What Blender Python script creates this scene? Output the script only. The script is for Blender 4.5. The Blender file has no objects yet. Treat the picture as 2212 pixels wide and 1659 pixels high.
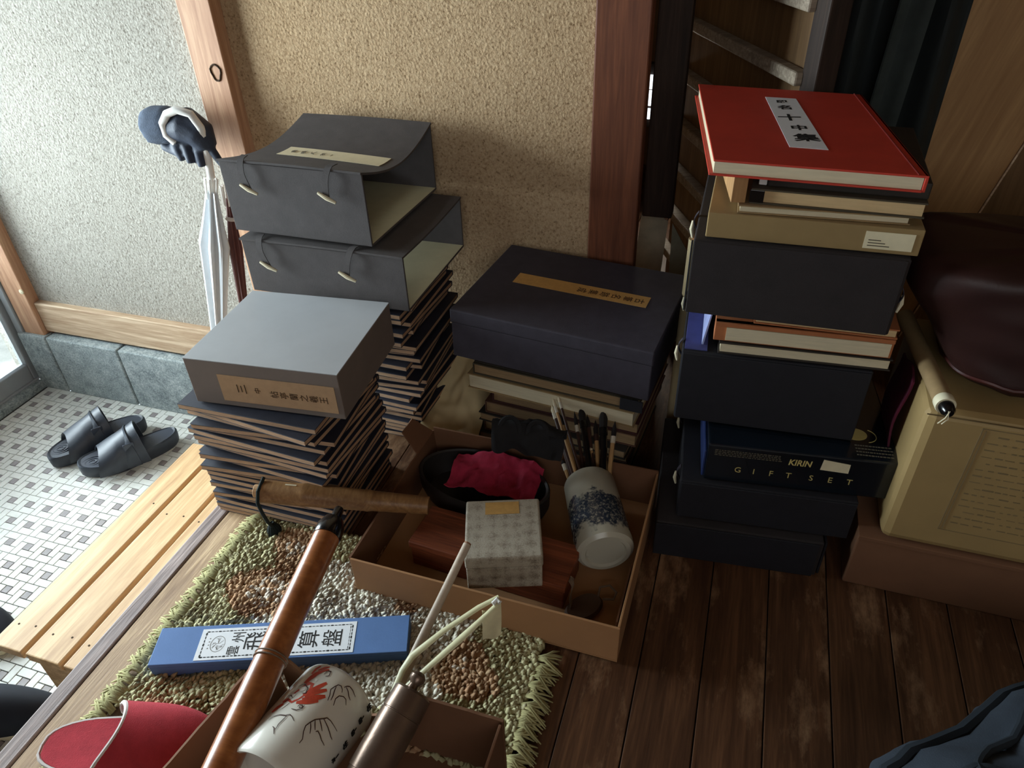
import bpy, bmesh, math, random
from mathutils import Vector, Matrix, noise

# ------------------------------------------------------------------ camera, light, exposure
SC = bpy.context.scene
COL = SC.collection
PI = math.pi

cam_d = bpy.data.cameras.new('camera')
cam = bpy.data.objects.new('camera', cam_d)
COL.objects.link(cam)
RT = Vector((0.95294, 0.30176, -0.02908)); UP = Vector((-0.15509, 0.56769, 0.80850)); FW = Vector((-0.26048, 0.76594, -0.58778))
m3 = Matrix((RT, UP, -FW)).transposed()
cam.matrix_world = Matrix.Translation((0, 0, 1.05)) @ m3.to_4x4()
cam_d.sensor_width = 36.0
cam_d.lens = 36.0 * 1563.0 / 2212.0
cam_d.clip_start = 0.02
SC.camera = cam

W = bpy.data.worlds.new('overcast_sky'); SC.world = W
W.use_nodes = True
W.node_tree.nodes['Background'].inputs[0].default_value = (0.80, 0.90, 1.0, 1)
W.node_tree.nodes['Background'].inputs[1].default_value = 1.6

def area(name, loc, target, sx, sy, power, col):
    d = bpy.data.lights.new(name, 'AREA'); d.shape = 'RECTANGLE'; d.size = sx; d.size_y = sy
    d.energy = power; d.color = col
    o = bpy.data.objects.new(name, d); COL.objects.link(o)
    o.location = loc
    o.rotation_euler = (Vector(target) - Vector(loc)).to_track_quat('-Z', 'Z').to_euler()
    return o
# daylight coming in through the glazed entrance door on the left
area('daylight_entrance', (-2.36, 0.88, 0.62), (0.0, 0.80, 0.20), 1.0, 1.85, 138.0, (0.86, 0.94, 1.0))
# warm fill added behind the viewer to lift the shadows, no known window
area('warm_fill_rear', (0.45, -1.42, 1.45), (0.15, 1.0, 0.25), 1.3, 1.0, 2.9, (1.0, 0.78, 0.55))

SC.view_settings.view_transform = 'Standard'
SC.view_settings.look = 'None'
SC.view_settings.gamma = 1.0
SC.view_settings.use_curve_mapping = False
SC.view_settings.exposure = 0.42

# ------------------------------------------------------------------ materials
def lin(c):
    def f(v):
        v /= 255.0
        return v / 12.92 if v <= 0.04045 else ((v + 0.055) / 1.055) ** 2.4
    return (f(c[0]), f(c[1]), f(c[2]), 1.0)

class NT:
    def __init__(self, name):
        self.m = bpy.data.materials.new(name); self.m.use_nodes = True
        self.t = self.m.node_tree; self.n = self.t.nodes; self.p = self.n['Principled BSDF']
    def add(self, typ, **kw):
        nd = self.n.new(typ)
        for k, v in kw.items():
            setattr(nd, k, v)
        return nd
    def link(self, a, b):
        self.t.links.new(a, b)
    def ramp(self, fac, stops):
        r = self.add('ShaderNodeValToRGB')
        els = r.color_ramp.elements
        while len(els) < len(stops): els.new(0.5)
        for e, (p, c) in zip(els, stops):
            e.position = p; e.color = c
        self.link(fac, r.inputs[0]); return r.outputs[0]
    def coords(self, scale=(1, 1, 1), rand=True):
        tc = self.add('ShaderNodeTexCoord'); mp = self.add('ShaderNodeMapping')
        mp.inputs['Scale'].default_value = scale
        self.link(tc.outputs['Object'], mp.inputs[0])
        out = mp.outputs[0]
        if rand:
            oi = self.add('ShaderNodeObjectInfo'); mul = self.add('ShaderNodeMath', operation='MULTIPLY'); mul.inputs[1].default_value = 37.0
            self.link(oi.outputs['Random'], mul.inputs[0])
            va = self.add('ShaderNodeVectorMath', operation='ADD')
            self.link(out, va.inputs[0]); self.link(mul.outputs[0], va.inputs[1]); out = va.outputs[0]
        return out
    def noise(self, co, scale, detail=4, rough=0.6, dist=0.0):
        nz = self.add('ShaderNodeTexNoise'); nz.inputs['Scale'].default_value = scale
        nz.inputs['Detail'].default_value = detail; nz.inputs['Roughness'].default_value = rough
        nz.inputs['Distortion'].default_value = dist
        self.link(co, nz.inputs['Vector']); return nz.outputs['Fac']
    def bump(self, h, strength, dist):
        b = self.add('ShaderNodeBump'); b.inputs['Strength'].default_value = strength; b.inputs['Distance'].default_value = dist
        self.link(h, b.inputs['Height']); self.link(b.outputs[0], self.p.inputs['Normal']); return b

def sc_(c, k): return (min(c[0] * k, 1), min(c[1] * k, 1), min(c[2] * k, 1), 1)

def M(name, col, rough=0.7, var=0.18, vs=25.0, bump=0.0, bs=300.0, metal=0.0, spec=0.4, coat=0.0, stretch=(1, 1, 1)):
    t = NT(name); c = lin(col)
    co = t.coords(stretch)
    f = t.noise(co, vs, 5, 0.62)
    t.link(t.ramp(f, [(0.30, sc_(c, 1 - var)), (0.70, sc_(c, 1 + var))]), t.p.inputs['Base Color'])
    t.p.inputs['Roughness'].default_value = rough
    t.p.inputs['Metallic'].default_value = metal
    t.p.inputs['Specular IOR Level'].default_value = spec
    t.p.inputs['Coat Weight'].default_value = coat
    if bump:
        t.bump(t.noise(co, bs, 3, 0.6), bump, 0.002)
    return t.m

def WOOD(name, dark, light, axis='Y', scale=1.0, rough=0.55, bump=0.25, spec=0.35, wear=None):
    t = NT(name)
    st = {'X': (0.06, 1, 1), 'Y': (1, 0.06, 1), 'Z': (1, 1, 0.06)}[axis]
    co = t.coords(tuple(s * scale for s in st))
    a = t.noise(co, 55.0, 6, 0.65, 1.2)
    b = t.noise(co, 260.0, 3, 0.5, 0.3)
    mx = t.add('ShaderNodeMath', operation='MULTIPLY_ADD'); mx.inputs[1].default_value = 0.3; t.link(b, mx.inputs[0])
    m2 = t.add('ShaderNodeMath', operation='MULTIPLY'); m2.inputs[1].default_value = 0.72; t.link(a, m2.inputs[0]); t.link(m2.outputs[0], mx.inputs[2])
    col = t.ramp(mx.outputs[0], [(0.36, lin(dark)), (0.52, lin(tuple((d + l) / 2 for d, l in zip(dark, light)))), (0.64, lin(light))])
    if wear:
        co2 = t.coords((1, 0.35, 1)); w = t.noise(co2, 14.0, 6, 0.7)
        wf = t.ramp(w, [(0.54, (0, 0, 0, 1)), (0.72, (1, 1, 1, 1))])
        mix = t.add('ShaderNodeMix', data_type='RGBA')
        t.link(wf, mix.inputs[0]); t.link(col, mix.inputs[6]); mix.inputs[7].default_value = lin(wear); col = mix.outputs[2]
    t.link(col, t.p.inputs['Base Color'])
    t.p.inputs['Roughness'].default_value = rough; t.p.inputs['Specular IOR Level'].default_value = spec
    t.bump(mx.outputs[0], bump, 0.002)
    return t.m

def STUCCO(name, c0, c1_, c2):
    t = NT(name)
    co = t.coords(rand=False)
    big = t.noise(co, 3.0, 3, 0.5)
    fine = t.noise(co, 190.0, 4, 0.72, 0.3)
    pit = t.add('ShaderNodeTexVoronoi'); pit.inputs['Scale'].default_value = 150.0; t.link(co, pit.inputs['Vector'])
    c1 = t.ramp(fine, [(0.30, lin(c0)), (0.43, lin(c1_)), (0.64, lin(c2))])
    mix = t.add('ShaderNodeMix', data_type='RGBA', blend_type='MULTIPLY'); mix.inputs[0].default_value = 0.35
    t.link(c1, mix.inputs[6]); t.link(t.ramp(big, [(0.3, (0.75, 0.72, 0.68, 1)), (0.7, (1, 1, 1, 1))]), mix.inputs[7])
    t.link(mix.outputs[2], t.p.inputs['Base Color'])
    add = t.add('ShaderNodeMath', operation='MULTIPLY_ADD'); add.inputs[1].default_value = 0.45
    t.link(pit.outputs['Distance'], add.inputs[0]); t.link(fine, add.inputs[2])
    t.p.inputs['Roughness'].default_value = 0.95; t.p.inputs['Specular IOR Level'].default_value = 0.15
    t.bump(add.outputs[0], 0.8, 0.0042)
    return t.m

def STONE(name):
    t = NT(name); co = t.coords((1, 1, 1))
    a = t.noise(co, 22.0, 6, 0.7); b = t.noise(co, 190.0, 3, 0.7)
    mx = t.add('ShaderNodeMath', operation='MULTIPLY_ADD'); mx.inputs[1].default_value = 0.55; t.link(b, mx.inputs[0]); 
    h = t.add('ShaderNodeMath', operation='MULTIPLY'); h.inputs[1].default_value = 0.45; t.link(a, h.inputs[0]); t.link(h.outputs[0], mx.inputs[2])
    t.link(t.ramp(mx.outputs[0], [(0.36, lin((98, 110, 112))), (0.52, lin((156, 166, 166))), (0.68, lin((206, 211, 208)))]), t.p.inputs['Base Color'])
    t.p.inputs['Roughness'].default_value = 0.8; t.bump(mx.outputs[0], 0.5, 0.004)
    return t.m

def GLASS(name):
    m = bpy.data.materials.new(name); m.use_nodes = True
    n = m.node_tree.nodes; l = m.node_tree.links; n.clear()
    o = n.new('ShaderNodeOutputMaterial'); mx = n.new('ShaderNodeMixShader'); tr = n.new('ShaderNodeBsdfTransparent'); gl = n.new('ShaderNodeBsdfGlossy')
    lw = n.new('ShaderNodeFresnel'); lw.inputs[0].default_value = 1.45
    tr.inputs[0].default_value = (0.94, 0.97, 0.97, 1); gl.inputs[1].default_value = 0.03
    l.new(lw.outputs[0], mx.inputs[0]); l.new(tr.outputs[0], mx.inputs[1]); l.new(gl.outputs[0], mx.inputs[2]); l.new(mx.outputs[0], o.inputs[0])
    return m

def EMIT(name, col, s):
    m = bpy.data.materials.new(name); m.use_nodes = True
    p = m.node_tree.nodes['Principled BSDF']; p.inputs['Base Color'].default_value = lin(col)
    p.inputs['Emission Color'].default_value = lin(col); p.inputs['Emission Strength'].default_value = s
    return m

def ATTR(name, rough=0.9, bump=0.0):
    t = NT(name); a = t.add('ShaderNodeVertexColor'); a.layer_name = 'Col'
    t.link(a.outputs[0], t.p.inputs['Base Color']); t.p.inputs['Roughness'].default_value = rough
    t.p.inputs['Specular IOR Level'].default_value = 0.15
    return t.m

stucco = STUCCO('stucco_cool_lit', (104, 98, 88), (168, 163, 152), (190, 186, 176))  # same plaster as the right part; cool daylight is put into this colour
stucco_warm_lit = STUCCO('stucco_warm_lit', (116, 90, 62), (188, 158, 122), (208, 180, 144))  # right part of the same plaster, warm bounce light put into the colour
stone = STONE('grey_stone')
post_wood = WOOD('post_wood', (168, 122, 92), (208, 166, 132), 'Z', 0.8, 0.6, 0.10)
pillar_wood = WOOD('pillar_wood', (92, 51, 32), (124, 73, 47), 'Z', 0.9, 0.6, 0.15)
sill_wood = WOOD('sill_wood', (168, 136, 106), (222, 198, 168), 'X', 0.8, 0.6, 0.2)
step_wood = WOOD('step_pine', (178, 138, 94), (228, 194, 146), 'Y', 0.55, 0.5, 0.15)
kam_wood = WOOD('threshold_wood', (104, 88, 84), (170, 150, 142), 'Y', 0.9, 0.6, 0.7)
plank_light = WOOD('plank_weathered', (140, 108, 78), (208, 176, 136), 'Y', 0.9, 0.6, 0.5)
plank_dark = WOOD('plank_dark', (62, 39, 25), (106, 72, 48), 'Y', 0.8, 0.45, 0.3, 0.35, wear=(152, 118, 88))
dark_wood = WOOD('dark_wood', (34, 24, 18), (60, 44, 34), 'Z', 0.8, 0.7, 0.2)
panel_wood = WOOD('panel_wood', (104, 78, 50), (132, 102, 68), 'Z', 0.5, 0.7, 0.1)
batten_wood = WOOD('batten_wood', (120, 106, 90), (176, 162, 142), 'Y', 1.0, 0.7, 0.5)
red_wood = WOOD('red_box_wood', (92, 44, 26), (150, 82, 50), 'X', 1.0, 0.55, 0.2)
tan_panel = WOOD('tan_board', (156, 116, 74), (186, 146, 98), 'Z', 0.5, 0.6, 0.08)
grout = M('grout', (66, 66, 64), 0.95)
tile_white = M('tile_white_marble', (224, 224, 216), 0.45, 0.06, 60, 0.05, 200)
tile_grey = M('tile_grey', (150, 142, 140), 0.5, 0.12, 60)
alu = M('aluminium_frame', (158, 162, 164), 0.45, 0.05, 20, metal=0.15)
glass = GLASS('clear_glass')
ceil_m = WOOD('ceiling_boards', (92, 66, 46), (120, 88, 62), 'X', 0.6, 0.8)
inner_wall = M('inner_wall', (134, 112, 86), 0.9, 0.1, 5)
ground_m = M('outdoor_ground', (196, 194, 186), 0.9)
navy_cloth = M('navy_cloth', (56, 51, 60), 0.8, 0.15, 40, 0.35, 900)
navy_dark = M('navy_black_cloth', (26, 25, 31), 0.75, 0.15, 40, 0.35, 900)
slate_cloth = M('slate_cloth', (82, 77, 76), 0.85, 0.12, 30, 0.35, 900)
char_cloth = M('charcoal_cloth', (42, 36, 36), 0.85, 0.15, 30, 0.35, 900)
album_cover = M('album_cover', (35, 37, 50), 0.62, 0.2, 40, 0.2, 900)
album_page = M('album_page_edge', (188, 152, 120), 0.9, 0.22, 30, 0.4, 500, stretch=(1, 1, 8))
cream = M('cream_paper', (196, 186, 150), 0.9, 0.06, 30)
label_paper = M('label_paper', (226, 216, 182), 0.9, 0.05, 60)
gold_paper = M('gold_label', (196, 152, 86), 0.8, 0.1, 120)
tan_paper = M('tan_label', (186, 152, 116), 0.9, 0.08, 60)
grey_box_m = M('box_paper_shaded', (126, 114, 106), 0.8, 0.08, 14)  # sides of the grey box, their shade put into a browner colour
grey_top_m = M('box_paper_lit', (182, 184, 186), 0.42, 0.05, 9)  # top of the same box, window sheen put into a paler colour
ink = M('ink_black', (24, 22, 20), 0.8, 0.1)
ink_soft = M('ink_faded', (96, 88, 72), 0.9, 0.1)
ink_brown = M('ink_brown', (62, 42, 20), 0.9, 0.1)
ivory = M('ivory_peg', (232, 222, 190), 0.45, 0.05)
card = M('cardboard', (166, 122, 82), 0.9, 0.07, 12, 0.1, 400, stretch=(1, 1, 1))
card_in = M('cardboard_dark', (116, 80, 56), 0.9, 0.08, 12)
bamboo_m = WOOD('bamboo', (122, 86, 52), (168, 128, 84), 'X', 0.8, 0.45, 0.1)
case_m = WOOD('lacquered_case', (128, 72, 36), (172, 106, 58), 'X', 0.5, 0.28, 0.05, 0.6)
black_gloss = M('black_lacquer', (16, 14, 14), 0.22, 0.1, coat=0.4)
porcelain = M('white_porcelain', (228, 224, 212), 0.18, 0.03, 12, spec=0.6, coat=0.3)
def POTMAT():
    t = NT('blue_grey_porcelain'); tc = t.add('ShaderNodeTexCoord'); co = tc.outputs['Object']
    sx = t.add('ShaderNodeSeparateXYZ'); t.link(co, sx.inputs[0])
    big = t.noise(co, 42.0, 3, 0.55); fine = t.noise(co, 190.0, 5, 0.75)
    # painted landscape: a band between two ragged heights
    h = t.add('ShaderNodeMath', operation='MULTIPLY_ADD'); h.inputs[1].default_value = 0.085; t.link(big, h.inputs[0]); t.link(sx.outputs[2], h.inputs[2])
    up = t.ramp(h.outputs[0], [(0.064, (0, 0, 0, 1)), (0.074, (1, 1, 1, 1)), (0.142, (1, 1, 1, 1)), (0.147, (0, 0, 0, 1))])
    tx = t.ramp(fine, [(0.32, (0, 0, 0, 1)), (0.50, (1, 1, 1, 1))])
    mu = t.add('ShaderNodeMath', operation='MULTIPLY'); t.link(up, mu.inputs[0]); t.link(tx, mu.inputs[1])
    mx = t.add('ShaderNodeMix', data_type='RGBA'); t.link(mu.outputs[0], mx.inputs[0])
    mx.inputs[6].default_value = lin((186, 182, 164)); mx.inputs[7].default_value = lin((44, 54, 70))
    t.link(mx.outputs[2], t.p.inputs['Base Color']); t.p.inputs['Roughness'].default_value = 0.25
    return t.m
porc_blue = POTMAT()
cobalt = M('cobalt_ink', (44, 56, 72), 0.35, 0.35, 60)
red_paint = M('iron_red', (186, 62, 38), 0.35, 0.25, 70)
ink_line = M('drawn_line', (70, 44, 36), 0.5)
white_paint = M('white_glaze', (236, 232, 222), 0.3, 0.03)
bronze = M('bronze_case', (112, 92, 78), 0.32, 0.15, 30, 0.1, 200, metal=0.55)
stick_m = M('pale_stick', (196, 178, 158), 0.45, 0.15, 60, stretch=(1, 1, 1))
straw_m = M('pale_plastic_string', (226, 222, 180), 0.35, 0.06, 60, spec=0.5)
blue_paper = M('blue_box_paper', (84, 118, 170), 0.7, 0.07, 20, 0.1, 700)
white_label = M('white_label', (232, 234, 236), 0.85, 0.03, 90)
red_felt = M('red_felt', (178, 52, 62), 0.95, 0.12, 60, 0.4, 700)
piping_m = M('pale_piping', (206, 196, 190), 0.8, 0.05)
grey_lining = M('grey_lining', (116, 112, 110), 0.95, 0.1, 80)
rubber = M('black_rubber', (54, 60, 70), 0.42, 0.08, 40, 0.1, 500, spec=0.5)
rubber_in = M('black_footbed', (54, 60, 72), 0.36, 0.08, 40, spec=0.5)
knit = M('navy_knit', (74, 84, 100), 0.95, 0.2, 60, 0.6, 420)
knit2 = M('black_glove_rubber', (44, 52, 68), 0.6, 0.2, 60, 0.3, 300)
plastic_white = M('white_plastic', (232, 230, 224), 0.35, 0.03)
umb_white = M('pale_umbrella_film', (216, 222, 226), 0.35, 0.05, 30)
umb_brown = M('brown_umbrella_cloth', (104, 66, 62), 0.7, 0.15, 30)
red_cover = M('red_book_cloth', (190, 58, 40), 0.6, 0.1, 14, 0.2, 900)
page_m = M('book_pages', (212, 198, 166), 0.9, 0.08, 20, 0.4, 900, stretch=(1, 1, 12))
page_dim = M('book_pages_brown', (150, 122, 88), 0.9, 0.15, 20, 0.4, 900, stretch=(1, 1, 12))
page_tan = M('book_pages_tan', (206, 176, 130), 0.9, 0.1, 20, 0.4, 900, stretch=(1, 1, 12))
dark_cover = M('dark_book_cover', (44, 38, 32), 0.7, 0.15)
orange_case = M('orange_slipcase', (170, 104, 64), 0.8, 0.1)
khaki = M('khaki_card', (150, 126, 84), 0.85, 0.08, 14)
giftbox = M('dark_teal_gloss', (14, 22, 30), 0.22, 0.2, 20, spec=0.5, coat=0.4)
gold_ink = M('gold_ink', (206, 188, 120), 0.5, 0.1)
beige_box = M('beige_box', (160, 134, 88), 0.6, 0.08, 10)
maroon = M('maroon_leather', (46, 21, 18), 0.5, 0.2, 12, 0.15, 260, spec=0.5)
pink_cloth = M('crimson_cloth', (176, 44, 74), 0.9, 0.25, 40, 0.3, 600)
dark_cloth = M('black_cloth', (34, 34, 36), 0.9, 0.2, 40, 0.3, 500)
green_cord = M('dark_green_cord', (24, 34, 32), 0.9, 0.1)
cord_m = M('taupe_cord', (120, 100, 82), 0.9, 0.15, 80, 0.5, 600)
jacket_m = M('blue_grey_jacket', (46, 54, 64), 0.85, 0.2, 16, 0.3, 500)
jacket_trim = M('jacket_trim', (26, 34, 42), 0.85, 0.15)
coat_m = M('dark_coat', (34, 40, 40), 0.8, 0.25, 10)
crumple = M('crumpled_paper', (214, 194, 150), 0.85, 0.08, 12)
shoe_m = M('dark_shoe', (30, 34, 44), 0.7, 0.15)
tuft_m = ATTR('shag_pile')
# ------------------------------------------------------------------ geometry helpers
RND = random.Random(7)

class MB:
    def __init__(s): s.v = []; s.f = []; s.mi = []
    def add(s, vs, fs, mi=0):
        b = len(s.v); s.v += [Vector(p) for p in vs]
        for f in fs: s.f.append([i + b for i in f]); s.mi.append(mi)
        return s
    def box(s, a, b, mi=0, rot=None, piv=None):
        x0, y0, z0 = a; x1, y1, z1 = b
        vs = [Vector(p) for p in [(x0, y0, z0), (x1, y0, z0), (x1, y1, z0), (x0, y1, z0), (x0, y0, z1), (x1, y0, z1), (x1, y1, z1), (x0, y1, z1)]]
        if rot is not None:
            pv = Vector(piv) if piv is not None else (Vector(a) + Vector(b)) / 2
            vs = [rot @ (p - pv) + pv for p in vs]
        return s.add(vs, [(0, 3, 2, 1), (4, 5, 6, 7), (0, 1, 5, 4), (1, 2, 6, 5), (2, 3, 7, 6), (3, 0, 4, 7)], mi)
    def hexa(s, vs, mi=0):
        return s.add(vs, [(0, 3, 2, 1), (4, 5, 6, 7), (0, 1, 5, 4), (1, 2, 6, 5), (2, 3, 7, 6), (3, 0, 4, 7)], mi)
    def prism(s, poly, z0, z1, mi=0):
        n = len(poly)
        vs = [(x, y, z0) for x, y in poly] + [(x, y, z1) for x, y in poly]
        return s.add(vs, [tuple(reversed(range(n))), tuple(range(n, 2 * n))] + [(i, (i + 1) % n, n + (i + 1) % n, n + i) for i in range(n)], mi)
    def tube(s, pts, r, n=10, mi=0, flat=1.0, cap=True):
        pts = [Vector(p) for p in pts]; k = len(pts)
        rs = r if isinstance(r, (list, tuple)) else [r] * k
        rings = []; prev = None
        for i, p in enumerate(pts):
            d = (pts[min(i + 1, k - 1)] - pts[max(i - 1, 0)]).normalized()
            if prev is None:
                a = d.cross(Vector((0, 0, 1)))
                if a.length < 1e-3: a = d.cross(Vector((1, 0, 0)))
                a.normalize()
            else:
                a = prev - d * prev.dot(d)
                if a.length < 1e-6: a = d.cross(Vector((0, 0, 1)))
                a.normalize()
            prev = a; b = d.cross(a)
            rings.append([p + (a * math.cos(t) + b * (math.sin(t) * flat)) * rs[i] for t in [2 * PI * j / n for j in range(n)]])
        vs = [q for rg in rings for q in rg]; fs = []
        for i in range(k - 1):
            for j in range(n):
                fs.append((i * n + j, i * n + (j + 1) % n, (i + 1) * n + (j + 1) % n, (i + 1) * n + j))
        if cap:
            fs.append(tuple(reversed(range(n)))); fs.append(tuple((k - 1) * n + j for j in range(n)))
        return s.add(vs, fs, mi)
    def lathe(s, prof, n=32, mi=0, close=False, sx=1.0, sy=1.0):
        vs = []; fs = []; k = len(prof)
        for r, z in prof:
            for j in range(n):
                t = 2 * PI * j / n; vs.append((r * math.cos(t) * sx, r * math.sin(t) * sy, z))
        for i in range(k - 1 + (1 if close else 0)):
            i2 = (i + 1) % k
            for j in range(n):
                fs.append((i * n + j, i * n + (j + 1) % n, i2 * n + (j + 1) % n, i2 * n + j))
        if not close:
            if prof[0][0] > 1e-6: fs.append(tuple(reversed(range(n))))
            if prof[-1][0] > 1e-6: fs.append(tuple((k - 1) * n + j for j in range(n)))
        return s.add(vs, fs, mi)
    def grid(s, fn, nu, nv, mi=0, thick=0.0):
        P = [[Vector(fn(i / nu, j / nv)) for j in range(nv + 1)] for i in range(nu + 1)]
        idx = lambda i, j: i * (nv + 1) + j
        vs = [p for row in P for p in row]
        fs = [(idx(i, j), idx(i + 1, j), idx(i + 1, j + 1), idx(i, j + 1)) for i in range(nu) for j in range(nv)]
        if thick:
            N = []
            for i in range(nu + 1):
                for j in range(nv + 1):
                    du = P[min(i + 1, nu)][j] - P[max(i - 1, 0)][j]; dv = P[i][min(j + 1, nv)] - P[i][max(j - 1, 0)]
                    nn = du.cross(dv); N.append(nn.normalized() if nn.length > 1e-12 else Vector((0, 0, 1)))
            m = len(vs)
            vs = vs + [p - n_ * thick for p, n_ in zip(vs, N)]
            fs2 = [tuple(m + q for q in reversed(f)) for f in fs]
            edge = [idx(i, 0) for i in range(nu + 1)] + [idx(nu, j) for j in range(1, nv + 1)] + [idx(i, nv) for i in range(nu - 1, -1, -1)] + [idx(0, j) for j in range(nv - 1, 0, -1)]
            side = [(edge[k], m + edge[k], m + edge[(k + 1) % len(edge)], edge[(k + 1) % len(edge)]) for k in range(len(edge))]
            fs = fs + fs2 + [tuple(reversed(q)) for q in side]
        return s.add(vs, fs, mi)
    def ribbon(s, pts, w, mi=0, z=0.0, mapf=None):
        """flat painted stroke in 2D, tapering at both ends"""
        pts = [Vector((p[0], p[1])) for p in pts]
        if len(pts) == 1: return s
        out = []
        for a, b in zip(pts[:-1], pts[1:]):
            for q in range(4): out.append(a + (b - a) * q / 4)
        out.append(pts[-1]); n = len(out); L = []; R = []
        for i, p in enumerate(out):
            d = out[min(i + 1, n - 1)] - out[max(i - 1, 0)]
            d = d.normalized() if d.length > 0 else Vector((1, 0)); nn = Vector((-d.y, d.x))
            ww = w * 0.5 * (0.45 + 0.75 * math.sin(PI * (0.12 + 0.80 * i / (n - 1))))
            L.append(p + nn * ww); R.append(p - nn * ww)
        f = mapf or (lambda x, y: (x, y, z))
        vs = [f(p.x, p.y) for p in L] + [f(p.x, p.y) for p in R]
        return s.add(vs, [(i, n + i, n + i + 1, i + 1) for i in range(n - 1)], mi)
    def quadm(s, mtx):
        s.v = [mtx @ p for p in s.v]; return s
    def build(s, name, mats, parent=None, smooth=False, bevel=0.0, seg=2, loc=None, rot=None, angle=35):
        me = bpy.data.meshes.new(name)
        me.from_pydata([tuple(p) for p in s.v], [], s.f)
        if not isinstance(mats, (list, tuple)): mats = [mats]
        for m in mats: me.materials.append(m)
        if len(mats) > 1: me.polygons.foreach_set('material_index', s.mi)
        bm = bmesh.new(); bm.from_mesh(me)
        bmesh.ops.recalc_face_normals(bm, faces=bm.faces)
        if bevel:
            es = [e for e in bm.edges if len(e.link_faces) == 2 and e.calc_face_angle(0) > math.radians(angle)]
            bmesh.ops.bevel(bm, geom=es, offset=bevel, segments=seg, profile=0.5, affect='EDGES', clamp_overlap=True)
        bm.to_mesh(me); bm.free()
        if smooth:
            me.polygons.foreach_set('use_smooth', [True] * len(me.polygons))
            try: me.set_sharp_from_angle(angle=math.radians(40))
            except Exception: pass
        o = bpy.data.objects.new(name, me); COL.objects.link(o)
        if parent is not None: o.parent = parent
        if loc is not None: o.location = loc
        if rot is not None: o.rotation_euler = rot
        return o

def tag(o, label=None, cat=None, group=None, kind=None):
    if label: o['label'] = label
    if cat: o['category'] = cat
    if group: o['group'] = group
    if kind: o['kind'] = kind
    return o
def thing(name, label, cat, loc=(0, 0, 0), rot=(0, 0, 0), group=None):
    o = bpy.data.objects.new(name, None); COL.objects.link(o)
    o.location = loc; o.rotation_euler = (0, 0, rot) if isinstance(rot, (int, float)) else tuple(rot)
    o.empty_display_size = 0.02
    return tag(o, label, cat, group)
def struct(o): o['kind'] = 'structure'; return o
def sbox(name, a, b, mat, bevel=0.002, parent=None):
    o = MB().box(a, b).build(name, mat, parent, bevel=bevel)
    if parent is None: struct(o)
    return o
def copy_tree(o, parent=None):
    c = o.copy(); COL.objects.link(c); c.parent = parent
    for ch in list(o.children): copy_tree(ch, c)
    return c
def pbox(name, a, b, mat, parent, bevel=0.001, seg=2, smooth=False):
    return MB().box(a, b).build(name, mat, parent, bevel=bevel, seg=seg, smooth=smooth)
def aim(p, q):
    """rotation that turns +Z to the direction p -> q"""
    return (Vector(q) - Vector(p)).to_track_quat('Z', 'Y').to_euler()
def remeshed(mb, name, mat, parent, voxel=0.004, smooth_it=4, loc=None):
    o = mb.build(name, mat, parent, loc=loc)
    md = o.modifiers.new('r', 'REMESH'); md.mode = 'VOXEL'; md.voxel_size = voxel
    m2 = o.modifiers.new('s', 'SMOOTH'); m2.iterations = smooth_it; m2.factor = 0.5
    dg = bpy.context.evaluated_depsgraph_get(); dg.update()
    me = bpy.data.meshes.new_from_object(o.evaluated_get(dg))
    o.modifiers.clear(); o.data = me
    if not me.materials: me.materials.append(mat)
    me.polygons.foreach_set('use_smooth', [True] * len(me.polygons))
    return o
def text_mesh(name, body, size, mat, parent, loc, rot=(0, 0, 0), sx=1.0, align='CENTER', spacing=1.0, bold=0.0, shear=0.0):
    cu = bpy.data.curves.new(name, 'FONT'); cu.body = body; cu.size = size; cu.align_x = align; cu.align_y = 'CENTER'
    cu.space_character = spacing; cu.offset = bold; cu.shear = shear; cu.extrude = 0.00012; cu.resolution_u = 3
    t = bpy.data.objects.new(name, cu); COL.objects.link(t)
    dg = bpy.context.evaluated_depsgraph_get(); dg.update()
    me = bpy.data.meshes.new_from_object(t.evaluated_get(dg)); me.name = name
    bpy.data.objects.remove(t)
    me.materials.clear(); me.materials.append(mat)
    for v in me.vertices: v.co.x *= sx
    o = bpy.data.objects.new(name, me); COL.objects.link(o)
    if parent is not None: o.parent = parent
    o.location = loc; o.rotation_euler = rot
    return o
def sheet(name, pts, mat, parent, t=0.0006, up=(0, 0, 1)):
    """thin flat label with real thickness; pts is a loop of corners"""
    u = Vector(up).normalized() * t
    p = [Vector(q) for q in pts]; n = len(p)
    mb = MB().add(p + [q + u for q in p], [tuple(reversed(range(n))), tuple(range(n, 2 * n))] + [(i, (i + 1) % n, n + (i + 1) % n, n + i) for i in range(n)])
    return mb.build(name, mat, parent)
ORD = ['topmost', 'second', 'third', 'fourth', 'fifth', 'sixth', 'seventh', 'eighth', 'ninth', 'tenth', 'eleventh', 'twelfth', 'thirteenth', 'fourteenth', 'fifteenth', 'sixteenth', 'seventeenth', 'eighteenth', 'nineteenth', 'twentieth', 'twenty-first', 'twenty-second', 'twenty-third', 'twenty-fourth', 'twenty-fifth', 'twenty-sixth', 'twenty-seventh', 'twenty-eighth', 'twenty-ninth', 'thirtieth']
# ------------------------------------------------------------------ the setting
TZ = -0.35
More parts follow.
